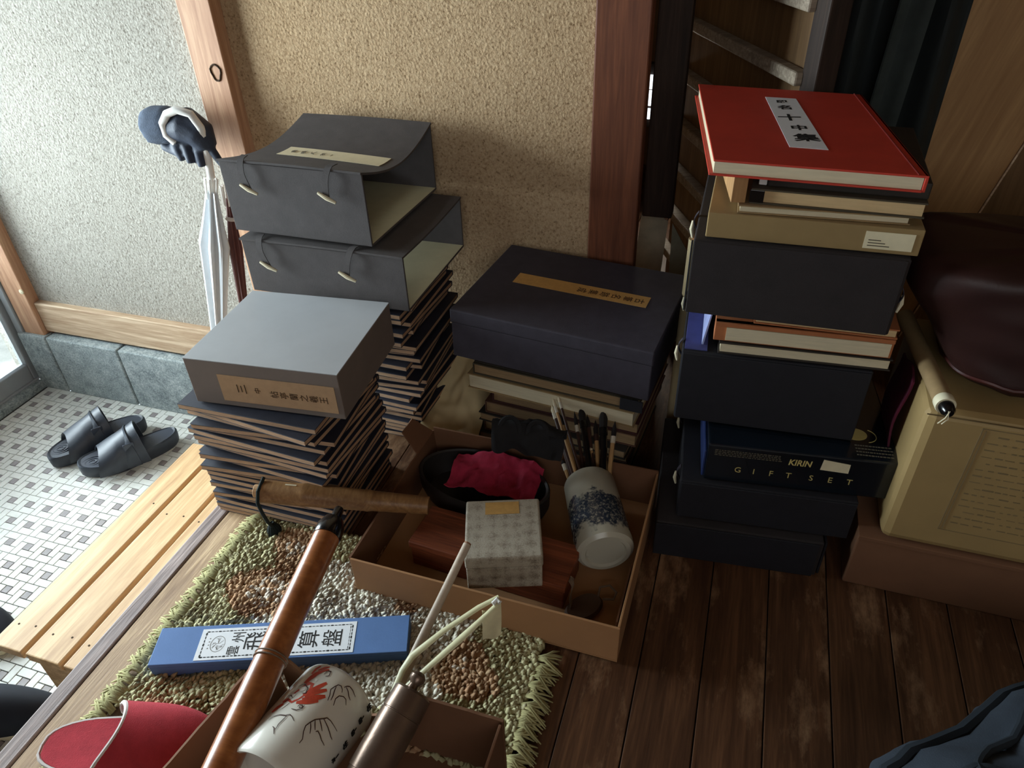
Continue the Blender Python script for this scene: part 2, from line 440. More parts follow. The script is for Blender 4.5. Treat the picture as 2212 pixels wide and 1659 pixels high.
# --- tiled entrance floor (pinwheel mosaic: four 2x1 tiles around a grey square)
S = 0.06112; OX, OY = -1.76357, 0.90615
tf = sbox('floor_entrance', (-2.16, -1.2, TZ - 0.06), (-0.917, 1.40, TZ - 0.004), grout, 0)
tf['label'] = 'entrance floor of white and grey pinwheel mosaic tiles'
u = S / 3; g = 0.0018
def tile_mesh(name, w, h, m):
    return MB().box((g / 2, g / 2, -0.004), (w - g / 2, h - g / 2, 0.0)).build(name, m, None, bevel=0.0006, seg=1)
protos = {'h': tile_mesh('tile', 2 * u, u, tile_white), 'v': tile_mesh('tile', u, 2 * u, tile_white), 's': tile_mesh('tile', u, u, tile_grey)}
cells = []
i0 = int(math.floor((-2.16 - OX) / S)); i1 = int(math.ceil((-0.92 - OX) / S))
j0 = int(math.floor((-0.2 - OY) / S)); j1 = int(math.ceil((1.40 - OY) / S))
pieces = []
for i in range(i0, i1):
    for j in range(j0, j1):
        x = OX + i * S; y = OY + j * S
        for k, du, dv in (('h', u, 0), ('v', 0, 0), ('h', 0, 2 * u), ('v', 2 * u, u), ('s', u, u)):
            w = 2 * u if k == 'h' else u; h = 2 * u if k == 'v' else u
            if x + du < -2.142 or x + du + w > -0.917 or y + dv + h > 1.405: continue
            pieces.append((k, x + du, y + dv, w, h))
def in_view(p):
    P = Vector((p[1] + p[3] / 2, p[2] + p[4] / 2, TZ - 1.05)); d = P.dot(FW)
    if d <= 0: return False
    U = 1106 + 1563 * P.dot(RT) / d; V = 829.5 - 1563 * P.dot(UP) / d
    # kept as single tiles: those not under the step or the raised floor
    return -20 < U < 420 and 700 < V < 1680 and not (p[1] > -1.25 and p[2] > 0.47)
vis = sorted([p for p in pieces if in_view(p)], key=lambda p: p[1] ** 2 + p[2] ** 2)
near = vis[:300]; nset = set((p[1], p[2]) for p in near)
for k, x, y, w, h in near:
    o = bpy.data.objects.new('tile', protos[k].data); COL.objects.link(o); o.parent = tf; o.location = (x, y, TZ)
rest = MB()
for k, x, y, w, h in pieces:
    if (x, y) in nset: continue
    rest.box((x + g / 2, y + g / 2, TZ - 0.004), (x + w - g / 2, y + h - g / 2, TZ), 1 if k == 's' else 0)
ro = rest.build('tile_field', [tile_white, tile_grey], tf); ro['kind'] = 'stuff'
for o in protos.values(): bpy.data.objects.remove(o)

# --- raised timber floor, planks along the room
fl = sbox('floor', (-0.885, -1.5, -0.06), (1.7, 3.0, -0.021), dark_wood, 0)
fl['label'] = 'raised floor of worn brown planks'
xs = [-0.885, -0.8089] + [-0.8089 + 0.0963 * k for k in range(1, 26)]
for k in range(len(xs) - 1):
    a, b = xs[k] + 0.0009, xs[k + 1] - 0.0009
    MB().box((0, -1.5, -0.02), (b - a, 3.0, 0.0)).build('plank', plank_light if k < 2 else plank_dark, fl, bevel=0.0012, loc=(a, 0, 0))
th = sbox('trim_1', (-0.918, -1.5, -0.16), (-0.887, 1.42, 0.002), kam_wood, 0.003); th['label'] = 'grey weathered threshold beam edging the raised floor'
rs = sbox('wall_riser', (-0.905, -1.5, -0.36), (-0.887, 1.42, -0.16), dark_wood, 0)

# --- back wall with posts
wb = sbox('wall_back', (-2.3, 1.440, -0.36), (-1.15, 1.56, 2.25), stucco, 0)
wb2 = sbox('wall_back_right', (-1.15, 1.444, -0.36), (-0.30, 1.56, 2.25), stucco_warm_lit, 0)
sbox('trim_2', (-1.196, 1.408, -0.14), (-1.112, 1.45, 2.25), post_wood, 0.002)['label'] = 'pale timber post with a knot ring'
kn = MB()
kn.tube([(0.0125 * math.cos(t) * (1 + .18 * math.sin(3 * t)), 0, 0.017 * math.sin(t)) for t in [2 * PI * i / 14 for i in range(15)]], 0.0022, 6, cap=False)
kn.build('knot', ink_brown, bpy.data.objects['trim_2'], loc=(-1.138, 1.4075, 0.688))
sbox('trim_3', (-0.300, 1.425, 0.0), (-0.198, 1.465, 2.25), pillar_wood, 0.003)['label'] = 'reddish brown pillar at the end of the plaster wall'
sbox('trim_4', (-2.045, 1.418, -0.128), (-1.196, 1.45, -0.026), sill_wood, 0.003)['label'] = 'pale timber sill under the left plaster'
sbox('trim_5', (-1.112, 1.424, 0.0), (-0.300, 1.45, 0.132), sill_wood, 0.003)['label'] = 'timber skirting under the right plaster'
sbox('trim_6', (-2.125, 1.405, -0.155), (-2.045, 1.47, 2.25), post_wood, 0.003)['label'] = 'timber door jamb in the corner'
bolt = MB().lathe([(0, 0), (0.008, 0), (0.008, 0.003), (0, 0.005)], 12).build('bolt', ivory, bpy.data.objects['trim_6'], smooth=True, loc=(-2.052, 1.405, 0.02), rot=(PI / 2, 0, 0))
bb = sbox('baseboard_back', (-2.15, 1.412, -0.36), (-0.90, 1.45, -0.150), grout, 0); bb['label'] = 'rough grey stone base under the timber sill'
jx = [-2.15, -2.033, -1.752, -1.46, -1.17, -0.90]
for a, b in zip(jx[:-1], jx[1:]):
    MB().box((0.003, -0.018, -0.35), (b - a - 0.003, 0.02, -0.137)).build('stone_block', stone, bb, bevel=0.004, loc=(a, 1.41, 0))
st = sbox('trim_7', (-2.235, -0.7, -0.36), (-2.142, 1.40, -0.325), stone, 0.005); st['label'] = 'narrow grey stone door sill'

# --- entrance door on the left
d1 = thing('door_1', None, None); d1['kind'] = 'structure'; d1['label'] = 'grey metal framed glazed sliding entrance door'
for nm, a, b in [('stile', (-2.20, 1.388, -0.325), (-2.165, 1.425, 1.65)), ('stile', (-2.20, 0.36, -0.325), (-2.165, 0.41, 1.65)),
                 ('bottom_rail', (-2.198, 0.41, -0.325), (-2.167, 1.388, -0.262)), ('top_rail', (-2.20, 0.41, 1.60), (-2.165, 1.388, 1.65)),
                 ('track', (-2.25, -0.70, -0.327), (-2.16, 1.425, -0.318)), ('frame_post', (-2.155, 1.40, -0.32), (-2.127, 1.44, 1.65))]:
    pbox(nm, a, b, alu, d1, 0.003)
pbox('pane', (-2.186, 0.405, -0.265), (-2.181, 1.393, 1.605), glass, d1, 0)
sbox('wall_left', (-2.35, -0.72, 1.65), (-2.20, 1.56, 2.25), stucco, 0)
sbox('wall_left_rear', (-2.30, -1.6, -0.36), (-2.205, 0.36, 2.25), stucco, 0)
sbox('ground_outside', (-7, -4, -0.50), (-2.30, 5, -0.40), ground_m, 0)
# --- rest of the room
sbox('ceiling', (-2.35, -1.6, 2.25), (1.75, 3.1, 2.32), ceil_m, 0)
sbox('wall_right', (1.68, -1.6, -0.1), (1.76, 3.1, 2.25), inner_wall, 0)
sbox('wall_rear', (-2.35, -1.62, -0.36), (-0.35, -1.50, 2.25), inner_wall, 0)
sbox('wall_rear_right', (1.25, -1.62, -0.1), (1.76, -1.50, 2.25), inner_wall, 0)
sbox('wall_rear_low', (-0.35, -1.62, -0.1), (1.25, -1.50, 0.90), inner_wall, 0)
sbox('wall_rear_top', (-0.35, -1.62, 2.00), (1.25, -1.50, 2.25), inner_wall, 0)
sbox('wall_far', (-1.0, 3.0, -0.1), (1.76, 3.1, 2.25), inner_wall, 0)
sbox('wall_far_left', (-1.0, 1.56, -0.1), (-0.92, 3.1, 2.25), inner_wall, 0)
# daylight of that room's own window
area('daylight_back_window', (-0.38, 2.56, 0.38), (0.05, 1.75, 0.55), 0.22, 0.20, 2.2, (1.0, 0.90, 0.74))
# dark board beside the pillar, window behind it
db = sbox('trim_8', (-0.206, 1.56, 0.385), (-0.140, 1.60, 2.25), dark_wood, 0.003); db['label'] = 'dark narrow board behind the pillar'
w1 = thing('window_1', None, None); w1['kind'] = 'structure'; w1['label'] = 'small bright window seen through the gap behind the pillar'
sky = EMIT('bright_window_daylight', (225, 236, 245), 2.2)
for a, b in [(0.40, 0.445), (0.345, 0.395), (0.30, 0.335)]:
    pbox('pane', (-0.46, 2.60, a), (-0.30, 2.606, b), sky, w1, 0)
pbox('window_frame', (-0.50, 2.608, 0.27), (-0.28, 2.64, 0.48), dark_wood, w1, 0.002)

# --- panelled door with battens standing angled in the back room
th0 = math.radians(-64)
pd = thing('door_2', None, None, (-0.175, 2.0, 0.0), (0, 0, th0)); pd['kind'] = 'structure'; pd['label'] = 'brown board door with grey battens standing open at an angle'
pbox('door_panel', (0.0, -0.006, 0.02), (0.62, 0.006, 1.9), panel_wood, pd, 0)
pbox('door_stile', (0.60, -0.02, 0.02), (0.65, 0.02, 1.9), dark_wood, pd, 0.003)
for k in range(12):
    z = 0.110 + 0.119 * k
    pbox('batten', (-0.02, -0.034, z), (0.605, -0.006, z + 0.024), batten_wood, pd, 0.004)
# ------------------------------------------------------------------ wooden step on the tiles
SZ = -0.14
stp = thing('wooden_step', 'low slatted pine step on the entrance tiles beside the raised floor', 'step', (-1.0, 0.48, TZ))
for a, b in [(-1.240, -1.1665), (-1.1555, -1.0755), (-1.0645, -0.985)]:
    MB().box((0, 0, 0), (b - a, 0.61, 0.022)).build('slat', step_wood, stp, bevel=0.0025, loc=(a + 1.0, 0, SZ - 0.022 - TZ))
for y in (0.004, 0.56):
    MB().box((-0.14, y, 0.0), (0.0, y + 0.02, SZ - 0.022 - TZ)).build('leg_board', step_wood, stp, bevel=0.002)
for x, y in [(-1.222, .05), (-1.185, .055), (-1.137, .05), (-1.095, .055), (-1.05, .05), (-1.005, .055), (-1.19, .40), (-1.137, .38), (-1.095, .385), (-1.05, .38), (-1.01, .385)]:
    MB().lathe([(0, 0), (0.0022, 0), (0.0022, 0.0004), (0, 0.0005)], 8).build('nail', ink_brown, stp, loc=(x + 1.0, y, SZ - TZ))

# ------------------------------------------------------------------ sandals
def foot_outline(L, wt, wh, n=36, skew=0.0):
    pts = []
    for i in range(n):
        t = 2 * PI * i / n
        x = 0.5 - 0.5 * math.cos(t)              # 0 heel .. 1 toe
        w = wh + (wt - wh) * (0.5 - 0.5 * math.cos(PI * min(1, max(0, (x - 0.15) / 0.6))))
        w *= 1 - 0.10 * math.exp(-((x - 0.42) / 0.16) ** 2)
        y = math.sin(t); y = math.copysign(abs(y) ** 0.72, y) * w
        pts.append((x * L, y + skew * (x - 0.5) ** 2 * 0.06))
    return pts
def make_sandal(name, label, loc, rz, skew):
    s = thing(name, label, 'sandal', loc, (0, 0, rz), 'pair of black sandals on the tiles')
    o = foot_outline(0.275, 0.054, 0.040, skew=skew)
    c = (0.1375, 0.0)
    def ring(k, z): return [(c[0] + (x - c[0]) * k, c[1] + (y - c[1]) * k, z + 0.012 * max(0, (0.45 - x / 0.275))) for x, y in o]
    mb = MB(); n = len(o)
    rings = [ring(0.93, 0), ring(0.99, 0.006), ring(1.0, 0.022), ring(1.0, 0.036), ring(0.97, 0.040), ring(0.93, 0.038)]
    rings[0] = [(x, y, 0) for x, y, z in rings[0]]
    vs = [p for r_ in rings for p in r_]
    fs = [(k * n + i, k * n + (i + 1) % n, (k + 1) * n + (i + 1) % n, (k + 1) * n + i) for k in range(len(rings) - 1) for i in range(n)]
    fs += [tuple(reversed(range(n)))]
    mb.add(vs, fs); mb.build('sole', rubber, s, smooth=True)
    fb = MB(); r0 = ring(0.935, 0.0375); r1 = ring(0.6, 0.0350); r2 = ring(0.2, 0.0345)
    fb.add(r0 + r1 + r2, [(k * n + i, k * n + (i + 1) % n, (k + 1) * n + (i + 1) % n, (k + 1) * n + i) for k in range(2) for i in range(n)] + [tuple(2 * n + i for i in range(n))])
    bed = fb.build('footbed', rubber_in, s, smooth=True)
    for cx, rads in ((0.050, (0.008, 0.015, 0.022, 0.028)), (0.235, (0.008, 0.016, 0.024))):
        for r_ in rads:
            MB().tube([(cx + r_ * 1.25 * math.cos(t), r_ * math.sin(t), 0.0362 + 0.012 * max(0, (0.45 - (cx + r_ * 1.25 * math.cos(t)) / 0.275))) for t in [2 * PI * i / 20 for i in range(21)]], 0.0011, 5, cap=False).build('massage_ring', rubber_in, bed, smooth=True)
    def upper(a, b, extra, h0, h1):
        def fn(u_, v_):
            x = (a + (b - a) * u_) * 0.275
            wv = 0.0535 if x / 0.275 > 0.6 else 0.050
            w = wv * (1.0 if u_ < 0.8 else 1.0 - 0.06 * (u_ - 0.8) * 5) + 0.003 + extra
            h = h0 + (h1 - h0) * u_ + extra
            t = PI * v_
            return (x + 0.030 * math.sin(t) * (0.35 - u_), -w * math.cos(t) * (1 + 0.10 * math.sin(t) * (1 - u_)), 0.014 + (h - 0.014) * math.sin(t) ** 0.7)
        return fn
    MB().grid(upper(0.33, 0.83, 0.0, 0.116, 0.068), 16, 24, thick=-0.004).build('upper', rubber, s, smooth=True)
    MB().grid(upper(0.42, 0.56, 0.004, 0.108, 0.094), 5, 22, thick=-0.003).build('strap', rubber, s, smooth=True)
    bk = MB().box((0.112, 0.028, 0.0), (0.142, 0.034, 0.030)).quadm(Matrix.Translation((0.004, 0.0165, 0.060)))
    bk.build('buckle', rubber_in, s, bevel=0.003)
    return s
make_sandal('sandal', 'black rubber sandal further from the step, heel toward the wall', (-1.655, 1.315, TZ), math.radians(-124), 1)
make_sandal('sandal', 'black rubber sandal nearer the wooden step, with a buckle strap', (-1.495, 1.275, TZ), math.radians(-131), -1)

# ------------------------------------------------------------------ shoes half out of view on the tiles
def make_shoe(label, loc, rz, L=0.27, h=0.075):
    s = thing('shoe', label, 'shoe', loc, (0, 0, rz))
    o = foot_outline(L, 0.050, 0.038)
    MB().prism(o, 0, 0.018).build('sole', ivory, s, bevel=0.004)
    def fn(u_, v_):
        x = u_ * L; i = PI * v_
        w = 0.047 * (math.sin(PI * min(1, max(0.02, u_ * 0.94 + 0.03))) ** 0.5)
        hh = h * (1.0 - 0.55 * u_) * (math.sin(PI * (0.06 + 0.92 * u_)) ** 0.35)
        return (x, -w * math.cos(i), 0.016 + hh * math.sin(i) ** 0.8)
    MB().grid(fn, 18, 16, thick=-0.003).build('upper', shoe_m, s, smooth=True)
    MB().tube([fn(0.45, 0.1 + 0.8 * k / 10) for k in range(11)], 0.004, 6).build('trim_line', piping_m, s, smooth=True)
    return s
make_shoe('dark shoe with a pale trim line on the tiles at the left edge', (-1.60, 0.60, TZ), math.radians(-8), 0.21)
make_shoe('dark navy shoe below the raised floor in the lower left corner', (-1.43, 0.375, TZ), math.radians(20), 0.30, 0.11)

# ------------------------------------------------------------------ umbrellas and glove at the post
def umbrella(name, label, top, tip, film, handle_m, wmax, band=None):
    top = Vector(top); tip = Vector(tip); L = (top - tip).length
    t = thing(name, label, 'umbrella', tip, aim(tip, top))
    MB().tube([(0, 0, 0), (0, 0, L * 0.04), (0, 0, L + 0.03)], [0.003, 0.0045, 0.0045], 8).build('shaft', handle_m, t, smooth=True)
    n = 40; mb = MB(); rings = []; K = 18
    for k in range(K + 1):
        s_ = k / K; z = L * (0.06 + 0.90 * s_)
        r_ = wmax * ((0.22 + 0.78 * (s_ / 0.84) ** 2.2) if s_ < 0.84 else 1 - 0.62 * ((s_ - 0.84) / 0.16) ** 0.8)
        rings.append([(r_ * (1 + 0.32 * math.cos(8 * a + 2.2 * s_)) * math.cos(a), r_ * 0.62 * (1 + 0.32 * math.cos(8 * a + 2.2 * s_)) * math.sin(a), z) for a in [2 * PI * i / n for i in range(n)]])
    mb.add([p for rg in rings for p in rg], [(k * n + i, k * n + (i + 1) % n, (k + 1) * n + (i + 1) % n, (k + 1) * n + i) for k in range(K) for i in range(n)] + [tuple(reversed(range(n))), tuple(K * n + i for i in range(n))])
    mb.build('canopy', film, t, smooth=True)
    for i in range(8):
        a = 2 * PI * i / 8
        MB().tube([(0.013 * math.cos(a), 0.011 * math.sin(a), L * 0.94), (0.016 * math.cos(a), 0.013 * math.sin(a), L * 0.99 + 0.006)], [0.0018, 0.0026], 6).build('rib_tip', plastic_white, t, smooth=True)
    if band:
        zb = L * 0.9
        MB().tube([(wmax * 0.72 * math.cos(a), wmax * 0.5 * math.sin(a), zb) for a in [2 * PI * i / 20 for i in range(21)]], 0.005, 6, cap=False).build('band', band, t, smooth=True)
    return t, L
u1, L1 = umbrella('umbrella', 'pale translucent umbrella with a white crook handle, leaning on the post', (-1.180, 1.350, 0.470), (-1.262, 1.170, -0.345), umb_white, plastic_white, 0.040)
# crook handle turned toward the left, in front of the glove
mwu = (Matrix.Translation(u1.location) @ u1.rotation_euler.to_matrix().to_4x4()).inverted()
hpts = [(-1.2275, 1.325, 0.555), (-1.2435, 1.322, 0.572), (-1.2425, 1.320, 0.598), (-1.2240, 1.320, 0.619), (-1.1965, 1.322, 0.629), (-1.1680, 1.328, 0.620), (-1.1580, 1.336, 0.590), (-1.1650, 1.344, 0.540), (-1.1790, 1.350, 0.470)]
MB().tube(hpts, 0.0090, 10).quadm(mwu).build('handle', plastic_white, u1, smooth=True)
umbrella('umbrella', 'slim brown folded umbrella with a white band, behind the pale umbrella', (-1.160, 1.372, 0.445), (-1.190, 1.262, -0.345), umb_brown, umb_brown, 0.017, piping_m)

gl = thing('glove', 'navy knitted work glove hooked over the umbrella handle', 'glove', (-1.238, 1.352, 0.558))
cu = MB()
cu.tube([(-0.070, 0.0, 0.020), (-0.05, 0, 0.024), (-0.02, 0, 0.026), (0.0, 0, 0.024)], [0.039, 0.043, 0.042, 0.037], 16)
for k in range(4): cu.tube([(-0.066 + .0 * k, 0.040 * math.cos(1.2 + k * .9), 0.022 + 0.040 * math.sin(1.2 + k * .9)), (-0.01, 0.038 * math.cos(1.2 + k * .9), 0.025 + 0.038 * math.sin(1.2 + k * .9))], 0.005, 6)
cuff = remeshed(cu, 'cuff', knit, gl, 0.005, 3)
hd = MB()
hd.tube([(-0.005, 0, 0.022), (0.03, 0, 0.028), (0.062, 0, 0.010), (0.072, 0, -0.02)], [0.036, 0.041, 0.034, 0.022], 14)
for pts, r_ in [([(0.02, -0.012, 0.0), (0.03, -0.02, -0.030), (0.034, -0.024, -0.050)], 0.0105), ([(-0.01, -0.01, 0.0), (0.004, -0.02, -0.026), (0.012, -0.022, -0.046)], 0.0105),
                ([(0.05, -0.008, 0.0), (0.056, -0.016, -0.035), (0.056, -0.018, -0.058)], 0.011), ([(-0.045, 0.0, 0.0), (-0.035, -0.012, -0.02), (0.0, -0.018, -0.030)], 0.012),
                ([(0.066, 0.0, 0.0), (0.088, -0.004, -0.03), (0.104, -0.006, -0.055)], 0.010)]:
    hd.tube(pts, [r_, r_, r_ * 0.8], 10)
remeshed(hd, 'hand', knit2, gl, 0.004, 3)

# ------------------------------------------------------------------ piles of albums
def make_album(w, d, h):
    a = thing('album', None, None)
    c = MB(); c.box((-w / 2, -d / 2, 0), (w / 2, d / 2, 0.0015)); c.box((-w / 2, -d / 2, h - 0.0015), (w / 2, d / 2, h))
    c.box((-w / 2, d / 2 - 0.002, 0.0015), (w / 2, d / 2, h - 0.0015))
    c.build('cover', album_cover, a, bevel=0.0006, seg=1)
    MB().box((-w / 2 + 0.0012, -d / 2 + 0.0004, 0.0016), (w / 2 - 0.0012, d / 2 - 0.003, h - 0.0016)).build('pages', album_page, a)
    return a
def pile(cx, cy, w, d, z0, z1, n, rz, where, group, tw, skew):
    h = (z1 - z0) / n; p = make_album(w, d, h * 0.93)
    for k in range(n):
        o = p if k == 0 else copy_tree(p)
        q = n - 1 - k
        o['label'] = 'navy album with brown page edges, %s from the top of the %s' % (ORD[q], where) if q else 'topmost navy album of the %s' % where
        o['category'] = 'album'; o['group'] = group
        dx, dy, da = skew(k, n)
        o.location = (cx + dx, cy + dy, z0 + k * h); o.rotation_euler = (RND.uniform(-.003, .003), RND.uniform(-.003, .003), rz + da)
def sk_front(k, n):
    t = k / n; a = RND.uniform(-0.065, 0.05)
    if k in (n - 1,): a = -0.03
    if k in (n - 2, n - 3): a = -0.16 + 0.05 * (n - 2 - k)
    if k in (n - 6, n - 9, n - 11): a = -0.11
    if k in (n - 4,): a = 0.05
    return RND.uniform(-.007, .007) - 0.004 * t, RND.uniform(-.006, .006), a
def sk_back(k, n):
    return RND.uniform(-.012, .016), RND.uniform(-.012, .010), RND.uniform(-0.08, 0.07)
pile(-0.760, 0.905, 0.282, 0.212, 0.0, 0.272, 22, 0.035, 'front left pile', 'albums in the front left pile', 0, sk_front)
pile(-0.735, 1.225, 0.285, 0.235, 0.0, 0.342, 28, 0.02, 'rear left pile', 'albums in the rear left pile', 0, sk_back)

# ------------------------------------------------------------------ grey box on the front pile
gb = thing('document_box', 'grey box with a tan paper label lying on the front pile of albums', 'box', (-0.743, 0.945, 0.274), (0, 0, 0.085))
pbox('box_body', (-0.144, -0.122, 0.0), (0.144, 0.122, 0.0925), grey_box_m, gb, 0.0012)
pbox('lid', (-0.1442, -0.1222, 0.0927), (0.1442, 0.1222, 0.0945), grey_top_m, gb, 0.0005)  # thin top panel carrying the lit tone, not a separate lid
lb = sheet('label', [(-0.085, -0.1226, 0.012), (0.134, -0.1226, 0.012), (0.134, -0.1226, 0.068), (-0.085, -0.1226, 0.068)], tan_paper, gb, 0.0008, (0, -1, 0))
for i, ch in enumerate('王羲之蘭亭帖'):
    text_mesh('lettering', ch, 0.017, ink_brown, lb, (0.112 - i * 0.0185, -0.1236, 0.038), (PI / 2, -PI / 2, 0), sx=0.9)
for i, (ch, sz) in enumerate([('中', 0.013), ('三', 0.022)]):
    text_mesh('lettering', ch, sz, ink_brown, lb, (-0.012 - i * 0.03, -0.1236, 0.042), (PI / 2, -PI / 2, 0))

# ------------------------------------------------------------------ open wrap-around cases on the rear pile
def wrap_case(label, loc, rz, w, d, h, sag, bump_front=0.0, straps=((-.10, .02), (.09, -.02))):
    c = thing('wrap_case', label, 'book case', loc, (0, 0, rz))
    t = 0.004
    pbox('front_panel', (-w / 2, -d / 2, 0.0), (w / 2, -d / 2 + t, h), slate_cloth, c, 0.0012)
    pbox('back_panel', (-w / 2, d / 2 - t, 0.0), (w / 2, d / 2, h + 0.004), slate_cloth, c, 0.0012)
    pbox('added_end_panel', (-w / 2, -d / 2 + t, t), (-w / 2 + t, d / 2 - t, h - 0.034), slate_cloth, c, 0.0008)  # left end added to block the daylight and keep the inside dark
    b = pbox('base_panel', (-w / 2, -d / 2 + t, 0.0), (w / 2, d / 2 - t, t), slate_cloth, c, 0.0008)
    sheet('lining', [(-w / 2 + .002, -d / 2 + t, t + .0002), (w / 2 - .001, -d / 2 + t, t + .0002), (w / 2 - .001, d / 2 - t, t + .0002), (-w / 2 + .002, d / 2 - t, t + .0002)], cream, b, 0.0006)
    def fn(u_, v_):
        y = -d / 2 - 0.004 + (d + 0.004) * v_
        z = h + 0.005 - sag * math.sin(PI * v_) ** 1.0 * (0.9 + 0.25 * u_) + 0.002 * math.sin(PI * u_)
        return (-w / 2 - 0.001 + (w + 0.002) * u_, y, z)
    MB().grid(fn, 10, 18, thick=0.004).build('lid', slate_cloth, c, smooth=True)
    for sx_, lean in straps:
        st_ = MB().grid(lambda u_, v_: (sx_ - 0.0065 + 0.013 * u_ + lean * v_ * 0.6, -d / 2 + 0.016 - 0.026 * math.sin(min(1, v_ * 1.5) * PI / 2) - 0.004 * math.sin(PI * v_), h + 0.009 - 0.052 * max(0, v_ - 0.25) / 0.75 - 0.001 * v_), 2, 10, thick=0.0015)
        so = st_.build('strap', slate_cloth, c, smooth=True)
        MB().tube([(sx_ + lean * .6 - 0.014, -d / 2 - 0.014, h - 0.036), (sx_ + lean * .6 + 0.004, -d / 2 - 0.016, h - 0.044), (sx_ + lean * .6 + 0.020, -d / 2 - 0.014, h - 0.052)], [0.0028, 0.0042, 0.0026], 8).build('peg', ivory, so, smooth=True)
    return c, fn
c2, f2 = wrap_case('lower open slate wrap case with ivory pegs on the rear pile of albums', (-0.752, 1.245, 0.344), 0.0, 0.350, 0.300, 0.112, 0.004, straps=((-.135, .03), (.075, -.03)))
c1, f1 = wrap_case('upper open slate wrap case with sagging lid and cream title strip', (-0.788, 1.255, 0.470), -0.02, 0.302, 0.300, 0.138, 0.028)
# title strip follows the sagging lid
def strip(u_, v_):
    p = Vector(f1(0.18 + 0.74 * u_, 0.36 + 0.17 * v_)); return p + Vector((0, 0, 0.0012))
ls = MB().grid(strip, 10, 4, thick=0.0008).build('label', label_paper, c1, smooth=True)
for i, ch in enumerate('書蹟大系一'):
    p = Vector(f1(0.25 + 0.072 * i, 0.445)); text_mesh('lettering', ch, 0.021 if i < 4 else 0.014, ink_soft, ls, (p.x, p.y, p.z + 0.0016), (-0.12, 0, PI / 2), sx=0.85)
# ------------------------------------------------------------------ shag rug
RX0, RX1, RY0, RY1 = -0.800, -0.195, 0.08, 0.800
rug = thing('rug', 'shaggy olive, cream and brown floral rug with a knotted fringe', 'rug', (0, 0, 0))
MB().box((RX0, RY0, 0.0005), (RX1, RY1, 0.003)).build('backing', cord_m, rug)
def rug_col(x, y):
    ol = Vector(lin((172, 166, 124))[:3]); lo = Vector(lin((194, 188, 152))[:3]); wh = Vector(lin((218, 212, 196))[:3]); br = Vector(lin((172, 130, 98))[:3])
    e = min(x - RX0, RX1 - x, RY1 - y); nz = noise.noise((x * 14, y * 14, 0.3)) * 0.035
    c = ol.lerp(lo, 0.5 + 0.5 * noise.noise((x * 40, y * 40, 2.0)))
    inner = (((x + 0.50) / 0.20) ** 2 + ((y - 0.62) / 0.16) ** 2) ** 0.5 + nz * 5
    if inner < 1.0: c = wh.lerp(lo, 0.12 + 0.15 * noise.noise((x * 30, y * 30, 5.0)))
    for cx, cy, r_ in ((-0.695, 0.645, 0.062), (-0.70, 0.735, 0.045), (-0.305, 0.605, 0.052), (-0.50, 0.76, 0.05), (-0.31, 0.40, 0.05), (-0.70, 0.38, 0.05), (-0.44, 0.69, 0.03)):
        d = math.hypot(x - cx, y - cy) + nz * 0.9
        a = math.atan2(y - cy, x - cx)
        if d < r_ and (0.45 * r_ < d or math.sin(3 * a + d * 260) > 0.2): c = br.lerp(lo, 0.18 + 0.2 * noise.noise((x * 70, y * 70, 1.0)))
        elif d < r_ * 0.45: c = wh.lerp(br, 0.25)
    return c * RND.uniform(0.9, 1.12)
def covered(x, y):
    if y > 0.692 and -0.538 < x: return True
    if 0.17 < y < 0.455 and -0.50 < x < -0.20: return True
    if math.hypot((x + 0.73) / 0.14, (y - 0.338) / 0.062) < 1.0: return True
    q = Vector((x + 0.598, y - 0.545)); q.rotate(Matrix.Rotation(-0.36, 2)); 
    return abs(q.x) < 0.20 and abs(q.y) < 0.03
vs, fs, cs = [], [], []
st_ = 0.0056; yy = RY0
while yy < RY1:
    xx = RX0
    while xx < RX1:
        x = xx + RND.uniform(-.0024, .0024); y = yy + RND.uniform(-.0024, .0024); xx += st_
        if covered(x, y) or y < 0.16: continue
        a = RND.uniform(0, 2 * PI) * 0.45 + noise.noise((x * 18, y * 18, 9.0)) * 3.0; h = RND.uniform(0.011, 0.0155)
        ex, ey = math.cos(a) * 0.0065, math.sin(a) * 0.0065; r_ = RND.uniform(0.0038, 0.0052); c = rug_col(x, y); b = len(vs)
        for lv, (px, py, pz, rr) in enumerate(((x, y, 0.002, r_ * 0.8), (x + ex * .35, y + ey * .35, h * .75, r_ * 1.1), (x + ex, y + ey, h, r_ * 0.75))):
            for q in range(4):
                t = a + q * PI / 2; vs.append((px + rr * math.cos(t), py + rr * math.sin(t), pz + (0.0 if lv < 2 else rr * 0.5 * math.cos(t)))); cs.append(tuple(c))
        fs += [(b + l * 4 + q, b + l * 4 + (q + 1) % 4, b + l * 4 + 4 + (q + 1) % 4, b + l * 4 + 4 + q) for l in range(2) for q in range(4)] + [(b + 8, b + 9, b + 10, b + 11)]
    yy += st_
def attr_mesh(name, vs, fs, cs, mat, parent):
    me = bpy.data.meshes.new(name); me.from_pydata(vs, [], fs); me.materials.append(mat)
    ca = me.color_attributes.new('Col', 'FLOAT_COLOR', 'POINT')
    ca.data.foreach_set('color', [k for c in cs for k in (c[0], c[1], c[2], 1.0)])
    me.polygons.foreach_set('use_smooth', [True] * len(me.polygons))
    o = bpy.data.objects.new(name, me); COL.objects.link(o); o.parent = parent; return o
pl = attr_mesh('pile', vs, fs, cs, tuft_m, rug); pl['kind'] = 'stuff'
